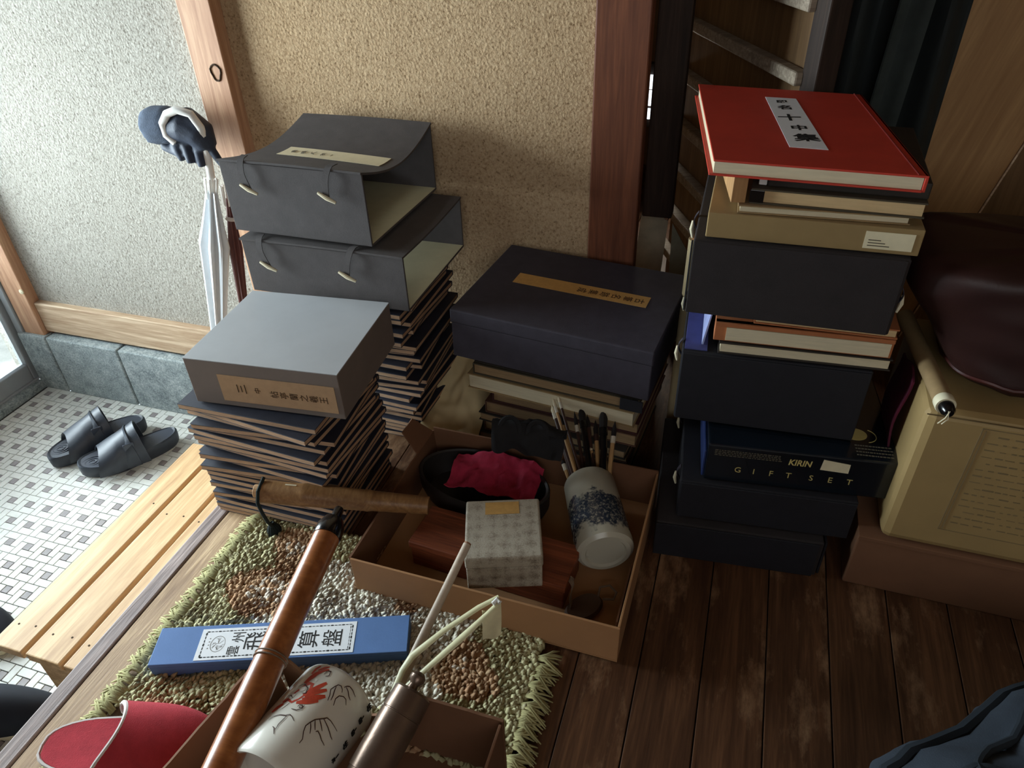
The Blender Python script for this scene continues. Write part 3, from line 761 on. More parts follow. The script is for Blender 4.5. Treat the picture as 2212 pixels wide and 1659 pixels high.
def tassel_mesh(seed, thick):
    R = random.Random(seed); vs, fs, cs = [], [], []; base = Vector(lin((172, 166, 120))[:3])
    for q in range(11):
        mb = MB(); a = R.uniform(-.6, .6); L = R.uniform(.024, .042); y0 = R.uniform(-.006, .006)
        mb.tube([(0.006, y0, 0.008), (-0.012, y0 + .3 * a * .03, 0.016), (-L * .7, y0 + a * .030, 0.010), (-L, y0 + a * .042, 0.003)], [thick, thick * 1.15, thick, thick * .5], 5)
        b = len(vs); vs += [tuple(p) for p in mb.v]; fs += [tuple(i + b for i in f) for f in mb.f]; k = R.uniform(.75, 1.1); cs += [tuple(base * k)] * len(mb.v)
    return vs, fs, cs
tm = []
for sd in range(5):
    o = attr_mesh('tassel', *tassel_mesh(sd, 0.0019), tuft_m, rug); tm.append(o.data); bpy.data.objects.remove(o)
yy = 0.20; k = 0
while yy < 0.80:
    for side in (0, 1):
        if side == 1 and yy > 0.66: continue
        o = bpy.data.objects.new('tassel', tm[k % 5]); COL.objects.link(o); o.parent = rug
        o.location = ((RX0 if side == 0 else RX1), yy + side * .008, 0); o.rotation_euler = (0, 0, (0 if side == 0 else PI) + RND.uniform(-.15, .15)); k += 1
        o.scale = (1.0, 1.0, 1.0)
    yy += 0.0165

# ------------------------------------------------------------------ blue abacus box with white label
ab = thing('abacus_box', 'long blue paper box with a white calligraphy label lying on the rug', 'box', (-0.5955, 0.550, 0.006), (0, 0, math.radians(20)))
pbox('box_body', (-0.204, -0.034, 0.0), (0.204, 0.034, 0.024), blue_paper, ab, 0.001)
pbox('lid', (-0.2045, -0.0345, 0.0242), (0.2045, 0.0345, 0.032), blue_paper, ab, 0.0012)
wl = sheet('label', [(-0.134, -0.0305, 0.0321), (0.118, -0.0305, 0.0321), (0.118, 0.0270, 0.0321), (-0.134, 0.0270, 0.0321)], white_label, ab, 0.0004)
zz = 0.03262
bd = MB()
def dash(p, q, w):
    p = Vector(p); q = Vector(q); n = max(2, int((q - p).length / 0.006))
    for i in range(n):
        a = p + (q - p) * i / n; b = p + (q - p) * (i + 0.82) / n; bd.ribbon([a, b], w * (1.5 if i % 3 == 0 else 0.9), z=zz)
for a, b, w in [((-.126, .0215), (.112, .0215), .0013), ((-.126, -.0255), (.112, -.0255), .0016), ((-.126, -.0255), (-.126, .0215), .0016), ((.112, -.0255), (.112, .0215), .0014), ((.109, -.024), (.109, .02), .0007)]: dash(a, b, w)
bd.build('label_border', ink, wl)
em = MB()
em.ribbon([(-0.103 + 0.0115 * math.cos(t), -0.002 + 0.0145 * math.sin(t)) for t in [2 * PI * i / 24 for i in range(25)]], 0.0007, z=zz)
for i in range(15):
    a = RND.uniform(0, 6.28); r0 = RND.uniform(0, .009); em.ribbon([(-0.103 + r0 * math.cos(a), -0.002 + 1.2 * r0 * math.sin(a)), (-0.103 + .010 * math.cos(a + .7), -0.002 + .012 * math.sin(a + .7))], 0.0005, z=zz)
for i in range(4): em.ribbon([(-0.1185, -0.010 + i * .006), (-0.1165, -0.009 + i * .006)], 0.0012, z=zz)
em.build('emblem', ink_soft, wl)
def col_text(ch, x, y, sz, sx=1.0, b=0.0): text_mesh('lettering', ch, sz, ink, wl, (x, y, zz), (0, 0, PI / 2), sx=sx, bold=b)
col_text('雲', -0.074, -0.0155, 0.021, 0.85); col_text('州', -0.070, 0.009, 0.0225, 0.95)
col_text('飛', -0.042, 0.000, 0.036, 1.0, 0); col_text('龍', -0.008, 0.000, 0.034, 1.0, 0)
col_text('算', 0.046, -0.002, 0.035, 1.0); col_text('盤', 0.084, -0.002, 0.035, 0.95)

# ------------------------------------------------------------------ cardboard tray with its contents
tr = thing('cardboard_tray', 'shallow open cardboard tray holding brushes, boxes and cloth', 'cardboard box', (-0.303, 0.870, 0.004), (0, 0, math.radians(-1)))
HX, HY, TH = 0.2335, 0.181, 0.086
pbox('bottom', (-HX, -HY, 0.0), (HX, HY, 0.004), card, tr, 0)
pbox('wall_panel', (-HX, -HY, 0.004), (HX, -HY + 0.004, TH), card, tr, 0.0008)
pbox('wall_panel', (-HX, HY - 0.004, 0.004), (HX, HY, TH + 0.008), card_in, tr, 0.0008)
MB().add([(-HX + .001, -HY + .003, .004), (-HX + .005, -HY + .003, .004), (-HX + .005, HY - .003, .004), (-HX + .001, HY - .003, .004), (-HX - .004, -HY + .003, TH), (-HX, -HY + .003, TH), (-HX, HY - .003, TH), (-HX - .004, HY - .003, TH)],
         [(0, 3, 2, 1), (4, 5, 6, 7), (0, 1, 5, 4), (1, 2, 6, 5), (2, 3, 7, 6), (3, 0, 4, 7)]).build('wall_panel', card_in, tr)
pbox('wall_panel', (HX - 0.004, -HY + .003, 0.004), (HX, HY - .003, TH + 0.003), card, tr, 0.0008)
MB().hexa([(-HX - .004, 0.10, TH - .002), (-HX - .001, 0.10, TH - .002), (-HX - .001, HY - .004, TH - .002), (-HX - .004, HY - .004, TH - .002), (-HX - .040, 0.115, TH + .034), (-HX - .037, 0.115, TH + .036), (-HX - .037, HY - .02, TH + .036), (-HX - .040, HY - .02, TH + .034)]).build('flap', card_in, tr)
pbox('inner_liner', (0.222, -0.15, 0.004), (0.225, -0.03, 0.060), card_in, tr, 0.0004)

wbx = thing('wooden_box', 'long reddish wooden box with a hanging ribbon tie inside the tray', 'box', (-0.320, 0.811, 0.009), (0, 0, math.radians(-4)))
pbox('box_body', (-0.144, -0.046, 0.0), (0.144, 0.046, 0.044), red_wood, wbx, 0.002)
pbox('lid', (-0.147, -0.0480, 0.0445), (0.147, 0.0480, 0.060), red_wood, wbx, 0.002)
MB().grid(lambda u_, v_: (0.147 + 0.010 * math.sin(2.6 * v_) + .003 * math.sin(9 * v_), -0.028 + 0.011 * u_ - 0.030 * v_, 0.054 - 0.050 * v_ ** 1.3), 2, 12, thick=0.0012).build('ribbon', cord_m, wbx, smooth=True)
MB().grid(lambda u_, v_: (0.149 + 0.006 * math.sin(3 * v_), -0.018 - 0.004 * u_, 0.058 - 0.012 * v_ + .004 * u_), 2, 6, thick=0.001).build('ribbon', cord_m, wbx, smooth=True)

bx = thing('brocade_box', 'small square box covered in grey patterned brocade, on the wooden box', 'box', (-0.292, 0.786, 0.0700), (0, 0, math.radians(19)))
broc = NT('brocade'); co = broc.coords(rand=False)
wv = broc.add('ShaderNodeTexVoronoi'); wv.inputs['Scale'].default_value = 46; wv.distance = 'MANHATTAN'; wv.inputs['Randomness'].default_value = 0.35; broc.link(co, wv.inputs['Vector'])
bn = broc.noise(co, 240, 4, 0.7, 1.5)
bm_ = broc.add('ShaderNodeMath', operation='MULTIPLY_ADD'); bm_.inputs[1].default_value = 0.30; broc.link(wv.outputs['Distance'], bm_.inputs[0]); broc.link(bn, bm_.inputs[2])
broc.link(broc.ramp(bm_.outputs[0], [(0.42, lin((104, 94, 82))), (0.60, lin((150, 138, 120))), (0.78, lin((178, 168, 150)))]), broc.p.inputs['Base Color'])
broc.p.inputs['Roughness'].default_value = 0.6; broc.bump(bm_.outputs[0], 0.5, 0.002)
pbox('box_body', (-0.062, -0.064, 0.0), (0.062, 0.064, 0.050), broc.m, bx, 0.002)
pbox('lid', (-0.0635, -0.0655, 0.0505), (0.0635, 0.0655, 0.076), broc.m, bx, 0.004, 3)
sheet('label', [(-0.030, 0.030, 0.0761), (0.028, 0.030, 0.0761), (0.028, 0.058, 0.0761), (-0.030, 0.058, 0.0761)], gold_paper, bx, 0.0005)

# porcelain brush pot tipped against the tray, base toward the viewer
pa, pb_ = Vector((-0.127, 0.850, 0.062)), Vector((-0.192, 1.004, 0.070))
pot = thing('brush_pot', 'blue and white porcelain pot of brushes tipped over in the tray', 'brush pot', pa, aim(pa, pb_))
PL = (pb_ - pa).length; PR = 0.052
MB().lathe([(0.0, 0.004), (0.034, 0.004), (0.037, 0.0), (0.044, 0.0), (0.051, 0.006), (PR, 0.014), (PR - .001, PL * .55), (PR - .003, PL - 0.004), (PR - .005, PL), (PR - .008, PL - .003), (PR - .009, PL * .5), (PR - .010, 0.012), (0, 0.010)], 48).build('body', porc_blue, pot, smooth=True)
hair_d = M('brush_hair_dark', (30, 24, 22), 0.9); hair_l = M('brush_hair_pale', (206, 190, 160), 0.9); cane_l = M('brush_cane_pale', (176, 138, 92), 0.5, 0.15); cane_d = M('brush_cane_dark', (62, 40, 32), 0.45, 0.2); bone = M('brush_bone', (196, 186, 166), 0.5)
axis = (pb_ - pa).normalized()
def brush(label, root, tip, r_, cane, ferr, hair, hl):
    root = Vector(root); tip = Vector(tip); L = (tip - root).length
    b = thing('brush', label, 'brush', root, aim(root, tip), 'writing brushes in the porcelain pot')
    MB().tube([(0, 0, 0), (0, 0, L - hl - 0.014)], r_, 8).build('handle', cane, b, smooth=True)
    MB().tube([(0, 0, L - hl - 0.014), (0, 0, L - hl)], r_ * 1.15, 8).build('ferrule', ferr, b, smooth=True)
    MB().tube([(0, 0, L - hl), (0, 0, L - hl * .6), (0, 0, L)], [r_ * 1.0, r_ * 1.15, r_ * .1], 8).build('bristles', hair, b, smooth=True)
bl = ['leftmost brush, dark with a pale bristle tip', 'thin pale brush leaning left', 'thick tan cane brush beside the leftmost ones', 'long thin brush rising highest in the pot', 'dark brush with pale ferrule near the left rim', 'slim reddish brush left of centre', 'black thick brush in the middle of the pot', 'dark slim brush right of the thick black one', 'short pale cane brush showing low at the centre', 'tan cane brush right of centre', 'large dark brush with a hanging loop of hair', 'brown cane brush with a white collar near the right rim', 'short stub brush at the right rim', 'dark short brush low at the left rim']
spec = [(-.034, .02, -.052, .150, .075, .0045, cane_d, bone, hair_l, .02), (-.030, .03, -.050, .150, .092, .0030, cane_l, bone, hair_l, .02), (-.026, .0, -.040, .128, .072, .0050, cane_l, cane_l, hair_d, .03), (-.018, .03, -.040, .150, .100, .0028, cane_d, bone, hair_l, .018),
        (-.036, -.01, -.044, .095, .050, .0042, cane_d, bone, hair_d, .02), (-.010, -.02, -.010, .125, .075, .0034, cane_d, bone, hair_d, .03), (.000, .02, .004, .135, .085, .0065, black_gloss, black_gloss, hair_d, .04), (.010, -.01, .014, .115, .075, .0040, cane_d, cane_d, hair_d, .03),
        (.010, -.03, .010, .055, .045, .0048, cane_l, cane_l, hair_l, .01), (.020, -.01, .028, .100, .070, .0046, cane_l, cane_d, hair_d, .03), (.026, .02, .046, .115, .095, .0075, black_gloss, black_gloss, hair_d, .05), (.034, -.01, .062, .075, .085, .0045, cane_l, bone, hair_d, .03),
        (.038, -.02, .050, .040, .050, .0045, cane_l, cane_l, hair_d, .01), (-.038, -.02, -.045, .050, .020, .0040, cane_l, bone, hair_d, .01)]
side = axis.cross(Vector((0, 0, 1))).normalized(); upv = side.cross(axis)
for lab, (s0, u0, s1, out, up_, r_, c_, fe, ha, hl) in zip(bl, spec):
    root = pb_ - axis * 0.045 + side * s0 * 0.7 + upv * u0 * 0.6
    tip = pb_ + axis * out + side * s1 + Vector((0, 0, up_))
    brush(lab, root, tip, r_, c_, fe, ha, hl)

bowl = thing('lacquer_bowl', 'dark oval lacquered bowl holding a crimson cloth in the tray', 'bowl', (-0.395, 0.965, 0.010), (0, 0, math.radians(-6)))
MB().lathe([(0.0, 0.0), (0.09, 0.0), (0.108, 0.006), (0.114, 0.025), (0.115, 0.058), (0.112, 0.061), (0.108, 0.058), (0.106, 0.025), (0.098, 0.012), (0, 0.008)], 48, sx=1.20, sy=0.66).build('body', M('dull_black_lacquer', (40, 36, 34), 0.5, 0.1), bowl, smooth=True)
pc = thing('crimson_cloth', 'crumpled crimson cloth lying in the dark bowl', 'cloth', (-0.375, 0.975, 0.055), (0, 0, 0.0))
def cl(u_, v_):
    x = (u_ - .5) * 0.18; y = (v_ - .5) * 0.085
    return (x, y, 0.026 * (1 - 2.2 * (u_ - .5) ** 2) * (0.4 + v_) + 0.012 * noise.noise((x * 30, y * 34, 0.7)) + 0.006 * noise.noise((x * 80, y * 80, 4)))
MB().grid(cl, 34, 18, thick=0.0015).build('cloth', pink_cloth, pc, smooth=True)
dk = thing('dark_cloth', 'black cloth bundle with loops slumped against the back of the tray', 'cloth', (-0.315, 1.035, 0.05))
def dcl(u_, v_):
    x = (u_ - .5) * 0.14; t = v_
    return (x + 0.012 * noise.noise((u_ * 4, v_ * 4, 1)), -0.045 + 0.05 * t + 0.02 * noise.noise((x * 20, t * 3, 2.0)), 0.03 + 0.10 * math.sin(PI * (0.15 + .6 * t)) + 0.018 * noise.noise((x * 26, t * 4, 5)))
MB().grid(dcl, 26, 16, thick=0.003).build('bundle', dark_cloth, dk, smooth=True)
for ox in (-0.035, 0.02):
    MB().tube([(ox + 0.02 * math.cos(t), -0.03 + 0.01 * math.sin(t), 0.118 + 0.024 * math.sin(t)) for t in [PI * i / 10 - .2 for i in range(13)]], 0.005, 6, flat=.5).build('loop', dark_cloth, dk, smooth=True)
ik = thing('flat_oval_case', 'small flat oval dark case with a cord loop in the tray corner', 'case', (-0.145, 0.762, 0.010), (0, 0, 0.9))
MB().lathe([(0, 0), (0.026, 0), (0.030, 0.006), (0.026, 0.013), (0, 0.014)], 28, sx=1.25, sy=0.8).build('body', M('oval_case_brown', (84, 62, 48), 0.6), ik, smooth=True)
MB().tube([(0.03, 0, 0.010), (0.045, 0.012, 0.016), (0.060, 0.004, 0.018), (0.062, -0.012, 0.014), (0.05, -0.018, 0.011), (0.036, -0.006, 0.010)], 0.0022, 7).build('cord', cord_m, ik, smooth=True)

# ------------------------------------------------------------------ bamboo tube over the tray edge
ba, bb_ = Vector((-0.745, 0.757, 0.135)), Vector((-0.452, 0.835, 0.104))
bt = thing('bamboo_tube', 'bamboo tube with a dark cord resting on the tray edge', 'bamboo tube', ba, aim(ba, bb_))
BL = (bb_ - ba).length
MB().lathe([(0.0150, 0.03), (0.0150, 0.0), (0.0205, 0.0), (0.0208, 0.075), (0.0220, 0.080), (0.0208, 0.086), (0.0195, BL * .62), (0.0202, BL * .64), (0.0185, BL * .67), (0.0165, BL), (0.0, BL)], 28).build('tube', bamboo_m, bt, smooth=True)
MB().tube([(0.0, 0, -0.012), (0, 0, 0.006)], 0.012, 14).build('stopper', M('pale_wood_stopper', (196, 160, 120), 0.6), bt, bevel=0.001)

crd = MB().tube([(-0.742, 0.770, 0.158), (-0.738, 0.742, 0.150), (-0.737, 0.732, 0.132), (-0.740, 0.738, 0.10), (-0.748, 0.752, 0.06), (-0.758, 0.772, 0.02)], 0.0034, 8)
inv = bt.matrix_basis  # cord is given in room coordinates
mw = (Matrix.Translation(bt.location) @ bt.rotation_euler.to_matrix().to_4x4()).inverted()
crd.quadm(mw).build('cord', green_cord, bt, smooth=True)
vd = mw.to_3x3() @ (Vector((-0.1, -0.2, 0.9))); ia = math.atan2(vd.y, vd.x) - 0.25
MB().box((0.0203, -0.0014, 0.046), (0.0216, 0.0014, 0.066)).quadm(Matrix.Rotation(ia, 4, 'Z')).build('inlay', ivory, bt)
ts = MB()
for q in range(14):
    a = 2 * PI * q / 14; ts.tube([(-0.758, 0.772, 0.034), (-0.758 + .009 * math.cos(a), 0.772 + .009 * math.sin(a), 0.018), (-0.758 + .013 * math.cos(a), 0.772 + .013 * math.sin(a), 0.003)], 0.004, 5)
ts.quadm(mw).build('tassel', green_cord, bt, smooth=True)

# ------------------------------------------------------------------ long lacquered case lying across the front carton
ca, cb = Vector((-0.4780, 0.212, 0.168)), Vector((-0.5295, 0.640, 0.208))
lc = thing('long_tube_case', 'long polished brown tube case with a black cap sticking out of the front carton', 'tube case', ca, aim(ca, cb))
CL = (cb - ca).length
MB().lathe([(0, 0), (0.0215, 0), (0.0215, CL * .52), (0.0225, CL * .522), (0.0225, CL * .529), (0.0212, CL * .531), (0.0208, CL)], 32).build('tube', case_m, lc, smooth=True)
for z in (0.520, 0.532): MB().tube([(0.0224 * math.cos(t), 0.0224 * math.sin(t), CL * z) for t in [2 * PI * i / 28 for i in range(29)]], 0.0011, 6, cap=False).build('binding', cord_m, lc, smooth=True)
MB().lathe([(0.0218, CL - .004), (0.0222, CL), (0.0218, CL + .016), (0.0160, CL + .030), (0.0080, CL + .034), (0.0080, CL + .050), (0.0066, CL + .054), (0, CL + .054)], 32).build('cap', black_gloss, lc, smooth=True)

# ------------------------------------------------------------------ front carton with its contents
k2 = thing('cardboard_box', 'open torn brown carton at the bottom of the picture, on the rug', 'cardboard box', (0, 0, 0.004))
X0, X1, Y0, Y1, KH = -0.520, -0.186, 0.150, 0.462, 0.145
pbox('bottom', (X0, Y0, 0), (X1, Y1, 0.004), card_in, k2, 0)
def bw(u_, v_):  # back wall torn down where the jar rests on it
    x = X0 + (X1 - X0) * u_; dip = 0.090 * math.exp(-((x + 0.415) / 0.070) ** 4)
    return (x, Y1, 0.004 + (KH - dip + 0.002 * noise.noise((x * 40, 0, 3))) * v_)
MB().grid(bw, 40, 6, thick=0.004).build('wall_panel', card_in, k2)
pbox('wall_panel', (X0, Y0, 0.004), (X1, Y0 + .004, KH - .01), card_in, k2, 0.0008)
pbox('wall_panel', (X1 - .004, Y0, 0.004), (X1, Y1 - .004, KH + .004), card_in, k2, 0.0008)
def lw(u_, v_):  # left wall bent outward, torn top edge
    y = Y0 + (Y1 - Y0) * u_; h = (KH + 0.010 + 0.004 * noise.noise((u_ * 14, 0, 0)) - 0.03 * max(0, (u_ - .9) / .1) ** 2) * v_
    return (X0 - (0.052 * (1 - u_) + 0.012) * v_ ** 1.4, y, 0.004 + h)
MB().grid(lw, 20, 8, thick=0.004).build('wall_panel', card_in, k2, smooth=True)

va, vb = Vector((-0.440, 0.303, 0.150)), Vector((-0.422, 0.449, 0.120))
vs_ = thing('porcelain_jar', 'white porcelain cylinder jar painted with a red lion and black script, in the front carton', 'jar', va, aim(va, vb))
VL = 0.153; VR = 0.0575
MB().lathe([(0, 0.020), (0.044, 0.018), (0.050, 0.002), (0.054, 0.0), (VR - .001, 0.003), (VR, 0.008), (VR, VL - .010), (VR - .002, VL - .004), (VR - .007, VL), (0, VL)], 64).build('body', porcelain, vs_, smooth=True)
def on_jar(a, z, lift=0.0004):
    t = math.radians(a); r_ = VR + lift
    return (r_ * math.cos(t), r_ * math.sin(t), z)
JL = [[(112.5, 0.1013), (110.2, 0.1087), (106.3, 0.1158), (107.8, 0.1221), (109.9, 0.127), (113.7, 0.1283), (117.7, 0.1255), (120.0, 0.1219)], [(109.3, 0.1233), (111.1, 0.1171), (113.9, 0.1106), (115.4, 0.1043)], [(117.7, 0.1294), (119.7, 0.1331), (122.8, 0.1355), (128.7, 0.1349), (137.1, 0.1315)], [(119.8, 0.1313), (124.6, 0.1295), (129.5, 0.1254), (134.6, 0.1231)], [(122.2, 0.1013), (118.7, 0.1099), (119.9, 0.116), (124.7, 0.1194), (129.6, 0.1192), (134.4, 0.1141)], [(119.7, 0.0375), (119.6, 0.0435), (114.5, 0.0514), (112.0, 0.0584), (113.4, 0.0648), (115.9, 0.0716), (120.0, 0.0764), (123.2, 0.0799), (126.0, 0.0838), (131.8, 0.0848), (138.2, 0.0842), (147.3, 0.0835)], [(114.1, 0.0654), (117.9, 0.0612), (122.2, 0.0547)], [(116.3, 0.0713), (120.1, 0.0666), (124.1, 0.0621)], [(119.7, 0.0761), (125.3, 0.0725), (131.7, 0.0678)], [(123.8, 0.0799), (134.2, 0.0766), (144.9, 0.0724), (149.3, 0.0718)], [(125.9, 0.0615), (127.6, 0.0638), (131.9, 0.0628), (138.2, 0.06), (145.7, 0.0591)], [(64.2, 0.0453), (67.1, 0.0514), (74.2, 0.0556), (82.3, 0.057), (86.2, 0.0603), (90.6, 0.059), (97.1, 0.0551)], [(84.3, 0.0572), (83.9, 0.0512), (83.3, 0.0428), (85.1, 0.0356)], [(78.7, 0.0378), (82.0, 0.0366), (88.0, 0.0291)], [(62.9, 0.1031), (70.0, 0.1082), (79.6, 0.1033), (82.5, 0.0948), (77.6, 0.0938)], [(87.1, 0.0739), (87.8, 0.0773), (91.3, 0.0784), (92.9, 0.0751), (89.8, 0.0734), (89.6, 0.0757)], [(81.9, 0.0681), (89.1, 0.0689), (93.9, 0.0738), (93.2, 0.0795)], [(84.6, 0.1301), (85.1, 0.137), (89.7, 0.1385), (91.9, 0.131), (88.2, 0.1284)], [(59.8, 0.0853), (64.2, 0.0878), (70.8, 0.0835)], [(63.2, 0.0765), (65.9, 0.0791), (67.3, 0.0817)]]
JR = [([(68.5, 0.1099), (70.3, 0.1194), (73.1, 0.1279), (78.6, 0.1346)], 7), ([(66.2, 0.127), (65.7, 0.1365), (69.8, 0.1423)], 4), ([(74.3, 0.1295), (80.6, 0.1366), (85.7, 0.14)], 3.5), ([(71.5, 0.1343), (77.6, 0.1405), (83.4, 0.1438)], 3), ([(70.3, 0.0772), (73.2, 0.0876), (77.1, 0.1), (78.0, 0.1132)], 15), ([(81.9, 0.0914), (87.7, 0.104), (96.2, 0.1209)], 6), ([(85.1, 0.0902), (92.2, 0.1012), (102.7, 0.1124)], 6), ([(84.8, 0.0851), (96.0, 0.0934), (106.8, 0.1041)], 7), ([(80.9, 0.0787), (93.3, 0.0856), (103.7, 0.0937)], 6), ([(57.1, 0.0584), (59.5, 0.0668), (64.2, 0.0729)], 6), ([(60.3, 0.0753), (66.3, 0.0829)], 6)]
JW = [([(70.8, 0.0973), (73.2, 0.1003), (77.2, 0.1013)], 7), ([(67.3, 0.0817), (67.9, 0.0881), (68.1, 0.0906)], 5), ([(79.3, 0.1175), (82.1, 0.1198)], 4), ([(67.1, 0.0646), (71.3, 0.0761)], 3)]
KA = VR * PI / 180.0      # arc length per degree
def jar_map(lift): return lambda x, y: on_jar(x / KA, y, lift)
mb = MB()
for l, w in JR: mb.ribbon([(a * KA, z) for a, z in l], w * 0.001, mapf=jar_map(0.0003))
mb.build('painted_lion', red_paint, vs_)
mb = MB()
for l, w in JW: mb.ribbon([(a * KA, z) for a, z in l], w * 0.001, mapf=jar_map(0.0005))
mb.build('painted_highlight', white_paint, vs_)
mb = MB()
for l in JL: mb.ribbon([(a * KA, z) for a, z in l], 0.0011, mapf=jar_map(0.0007))
mb.build('painted_lines', ink_line, vs_)
def glyph_on(mb, a, z, sz, strokes):
    for st in strokes: mb.ribbon([(a * KA + p[0] * sz, z + p[1] * sz) for p in st], sz * 0.20, mapf=jar_map(0.0007))
mb = MB()
G1 = [[(-.5, .1), (.5, .15)], [(0, .5), (-.02, -.5)], [(-.35, .45), (-.3, -.1)], [(.3, .5), (.35, -.3)], [(-.45, -.25), (.45, -.3)], [(-.2, -.05), (.2, -.5)]]
G2 = [[(-.1, .6), (0, .1)], [(-.4, .05), (.4, .05)], [(-.3, .05), (-.3, -.4)], [(.3, .05), (.3, -.4)], [(-.3, -.2), (.3, -.2)], [(-.35, -.42), (.35, -.42)], [(0, .2), (.1, -.55)]]
G3 = [[(0, .9), (.05, .2)], [(-.3, 0), (.35, .08)], [(.02, .2), (-.35, -.45)], [(.02, .0), (.35, -.35)], [(.0, .1), (.0, -.5)]]
for (a, z), gph in zip([(164.4, 0.1426), (166.9, 0.1237), (170.0, 0.1061), (173.2, 0.0869), (173.1, 0.0641)], (G1, G2, G2, G1, G3)): glyph_on(mb, a, z, 0.0105, gph)
mb.build('painted_script', ink, vs_)

za, zb = Vector((-0.3260, 0.352, 0.146)), Vector((-0.3035, 0.454, 0.181))
bz = thing('metal_case', 'brown metal cylinder case with a small knob, in the front carton', 'case', za, aim(za, zb))
ZL = (zb - za).length
MB().lathe([(0, -.06), (0.026, -.06), (0.026, ZL * .02), (0.0272, ZL * .025), (0.0268, ZL * .70), (0.0258, ZL * .705), (0.0258, ZL * .715), (0.0268, ZL * .72), (0.0255, ZL * .97), (0.021, ZL), (0, ZL)], 36).build('body', bronze, bz, smooth=True)
MB().lathe([(0, ZL - .002), (0.007, ZL), (0.006, ZL + .006), (0.0105, ZL + .012), (0.0105, ZL + .017), (0.006, ZL + .022), (0, ZL + .023)], 20).build('knob', bronze, bz, smooth=True, loc=(0, 0.010, 0))

sa, sb_ = Vector((-0.3560, 0.390, 0.100)), Vector((-0.3215, 0.700, 0.187))
sk = thing('stick', 'pale straight cane leaning out of the front carton over the tray', 'stick', sa, aim(sa, sb_))
SL = (sb_ - sa).length
MB().tube([(0, 0, 0), (0, 0, SL * .5), (0, 0, SL)], [0.0072, 0.0068, 0.0064], 14).build('cane', stick_m, sk, smooth=True)
MB().tube([(0, 0, SL), (0, 0, SL + .003)], 0.0058, 12).build('cut_end', M('cane_pith', (150, 110, 84), 0.8), sk)

sg = thing('string_bundle', 'two pale flat plastic strings knotted together, sticking out of the front carton', 'string', (-0.34, 0.42, 0.13))
o0 = Vector(sg.location)
def rel(l): return [Vector(p) - o0 for p in l]
sp1 = rel([(-0.353, 0.425, 0.110), (-0.343, 0.445, 0.140), (-0.3365, 0.485, 0.165), (-0.330, 0.505, 0.172), (-0.300, 0.545, 0.185), (-0.262, 0.590, 0.195), (-0.240, 0.613, 0.198)])
sp2 = rel([(-0.348, 0.420, 0.112), (-0.335, 0.440, 0.140), (-0.322, 0.470, 0.160), (-0.300, 0.500, 0.172), (-0.270, 0.545, 0.185), (-0.248, 0.582, 0.194), (-0.238, 0.600, 0.198)])
MB().tube(sp1, [0.004, 0.0045, 0.005, 0.006, 0.0045, 0.0045, 0.0035], 8, flat=.45).build('strand', straw_m, sg, smooth=True)
MB().tube(sp2, [0.004, 0.005, 0.004, 0.0045, 0.0055, 0.004, 0.0035], 8, flat=.45).build('strand', straw_m, sg, smooth=True)
MB().tube(rel([(-0.243, 0.596, 0.202), (-0.239, 0.604, 0.204), (-0.234, 0.600, 0.203)]), 0.0035, 8).build('knot', plastic_white, sg, smooth=True)
def tg(u_, v_): return Vector((-0.256 + 0.022 * u_ + .006 * v_, 0.586 + 0.018 * u_ - 0.02 * v_, 0.196 - 0.042 * v_ - .004 * math.sin(6 * u_ + 4 * v_))) - o0
MB().grid(tg, 6, 8, thick=0.001).build('paper_tag', M('tag_paper', (214, 204, 164), 0.9), sg, smooth=True)

# ------------------------------------------------------------------ red house slipper
sl = thing('slipper', 'red felt house slipper with pale piping and a small white chevron motif', 'slipper', (-0.850, 0.302, 0.006), (0, 0, math.radians(17)))
so = foot_outline(0.262, 0.050, 0.046)
def sring(k, z): return [(0.131 + (x - 0.131) * k, y * k, z) for x, y in so]
n = len(so)
MB().prism([(x, y) for x, y, z in sring(0.97, 0)], 0.0, 0.014).build('sole', M('slipper_sole', (196, 176, 160), 0.8), sl, bevel=0.003)
mb = MB(); mb.add(sring(0.97, 0.0142) + sring(0.95, 0.018) + sring(0.6, 0.0165), [(k * n + i, k * n + (i + 1) % n, (k + 1) * n + (i + 1) % n, (k + 1) * n + i) for k in range(2) for i in range(n)] + [tuple(2 * n + i for i in range(n))])
mb.build('insole', red_felt, sl, smooth=True)
MB().tube([(x, y, 0.0158) for x, y, z in sring(0.985, 0)] + [(sring(0.985, 0)[0][0], sring(0.985, 0)[0][1], 0.0158)], 0.0026, 6, cap=False).build('piping', piping_m, sl, smooth=True)
def toe(u_, v_):
    x = (0.43 + 0.57 * u_); t = PI * v_
    w = 0.051 * math.sqrt(max(0.0, 1 - max(0, (x - 0.62) / 0.385) ** 2.4))
    h = 0.060 * (1 - 0.50 * u_) * math.sqrt(max(0.02, 1 - u_ ** 3.2))
    xx = x * 0.262 - 0.030 * math.sin(t) ** 1.5 * (1 - u_) * -1.0 - 0.012 * (1 - math.sin(t)) * (1 - u_)
    return (xx, -w * math.cos(t), 0.016 + h * math.sin(t) ** 0.7)
MB().grid(toe, 16, 22, thick=-0.003).build('upper', red_felt, sl, smooth=True)
MB().grid(lambda u_, v_: Vector(toe(u_ * .9, v_)) * 1.0 + Vector((0.001, 0, -0.0036)), 14, 20, thick=-0.001).build('lining', grey_lining, sl, smooth=True)
MB().tube([toe(0.0, k / 24) for k in range(25)], 0.0036, 8).build('opening_piping', piping_m, sl, smooth=True)
cv = MB()
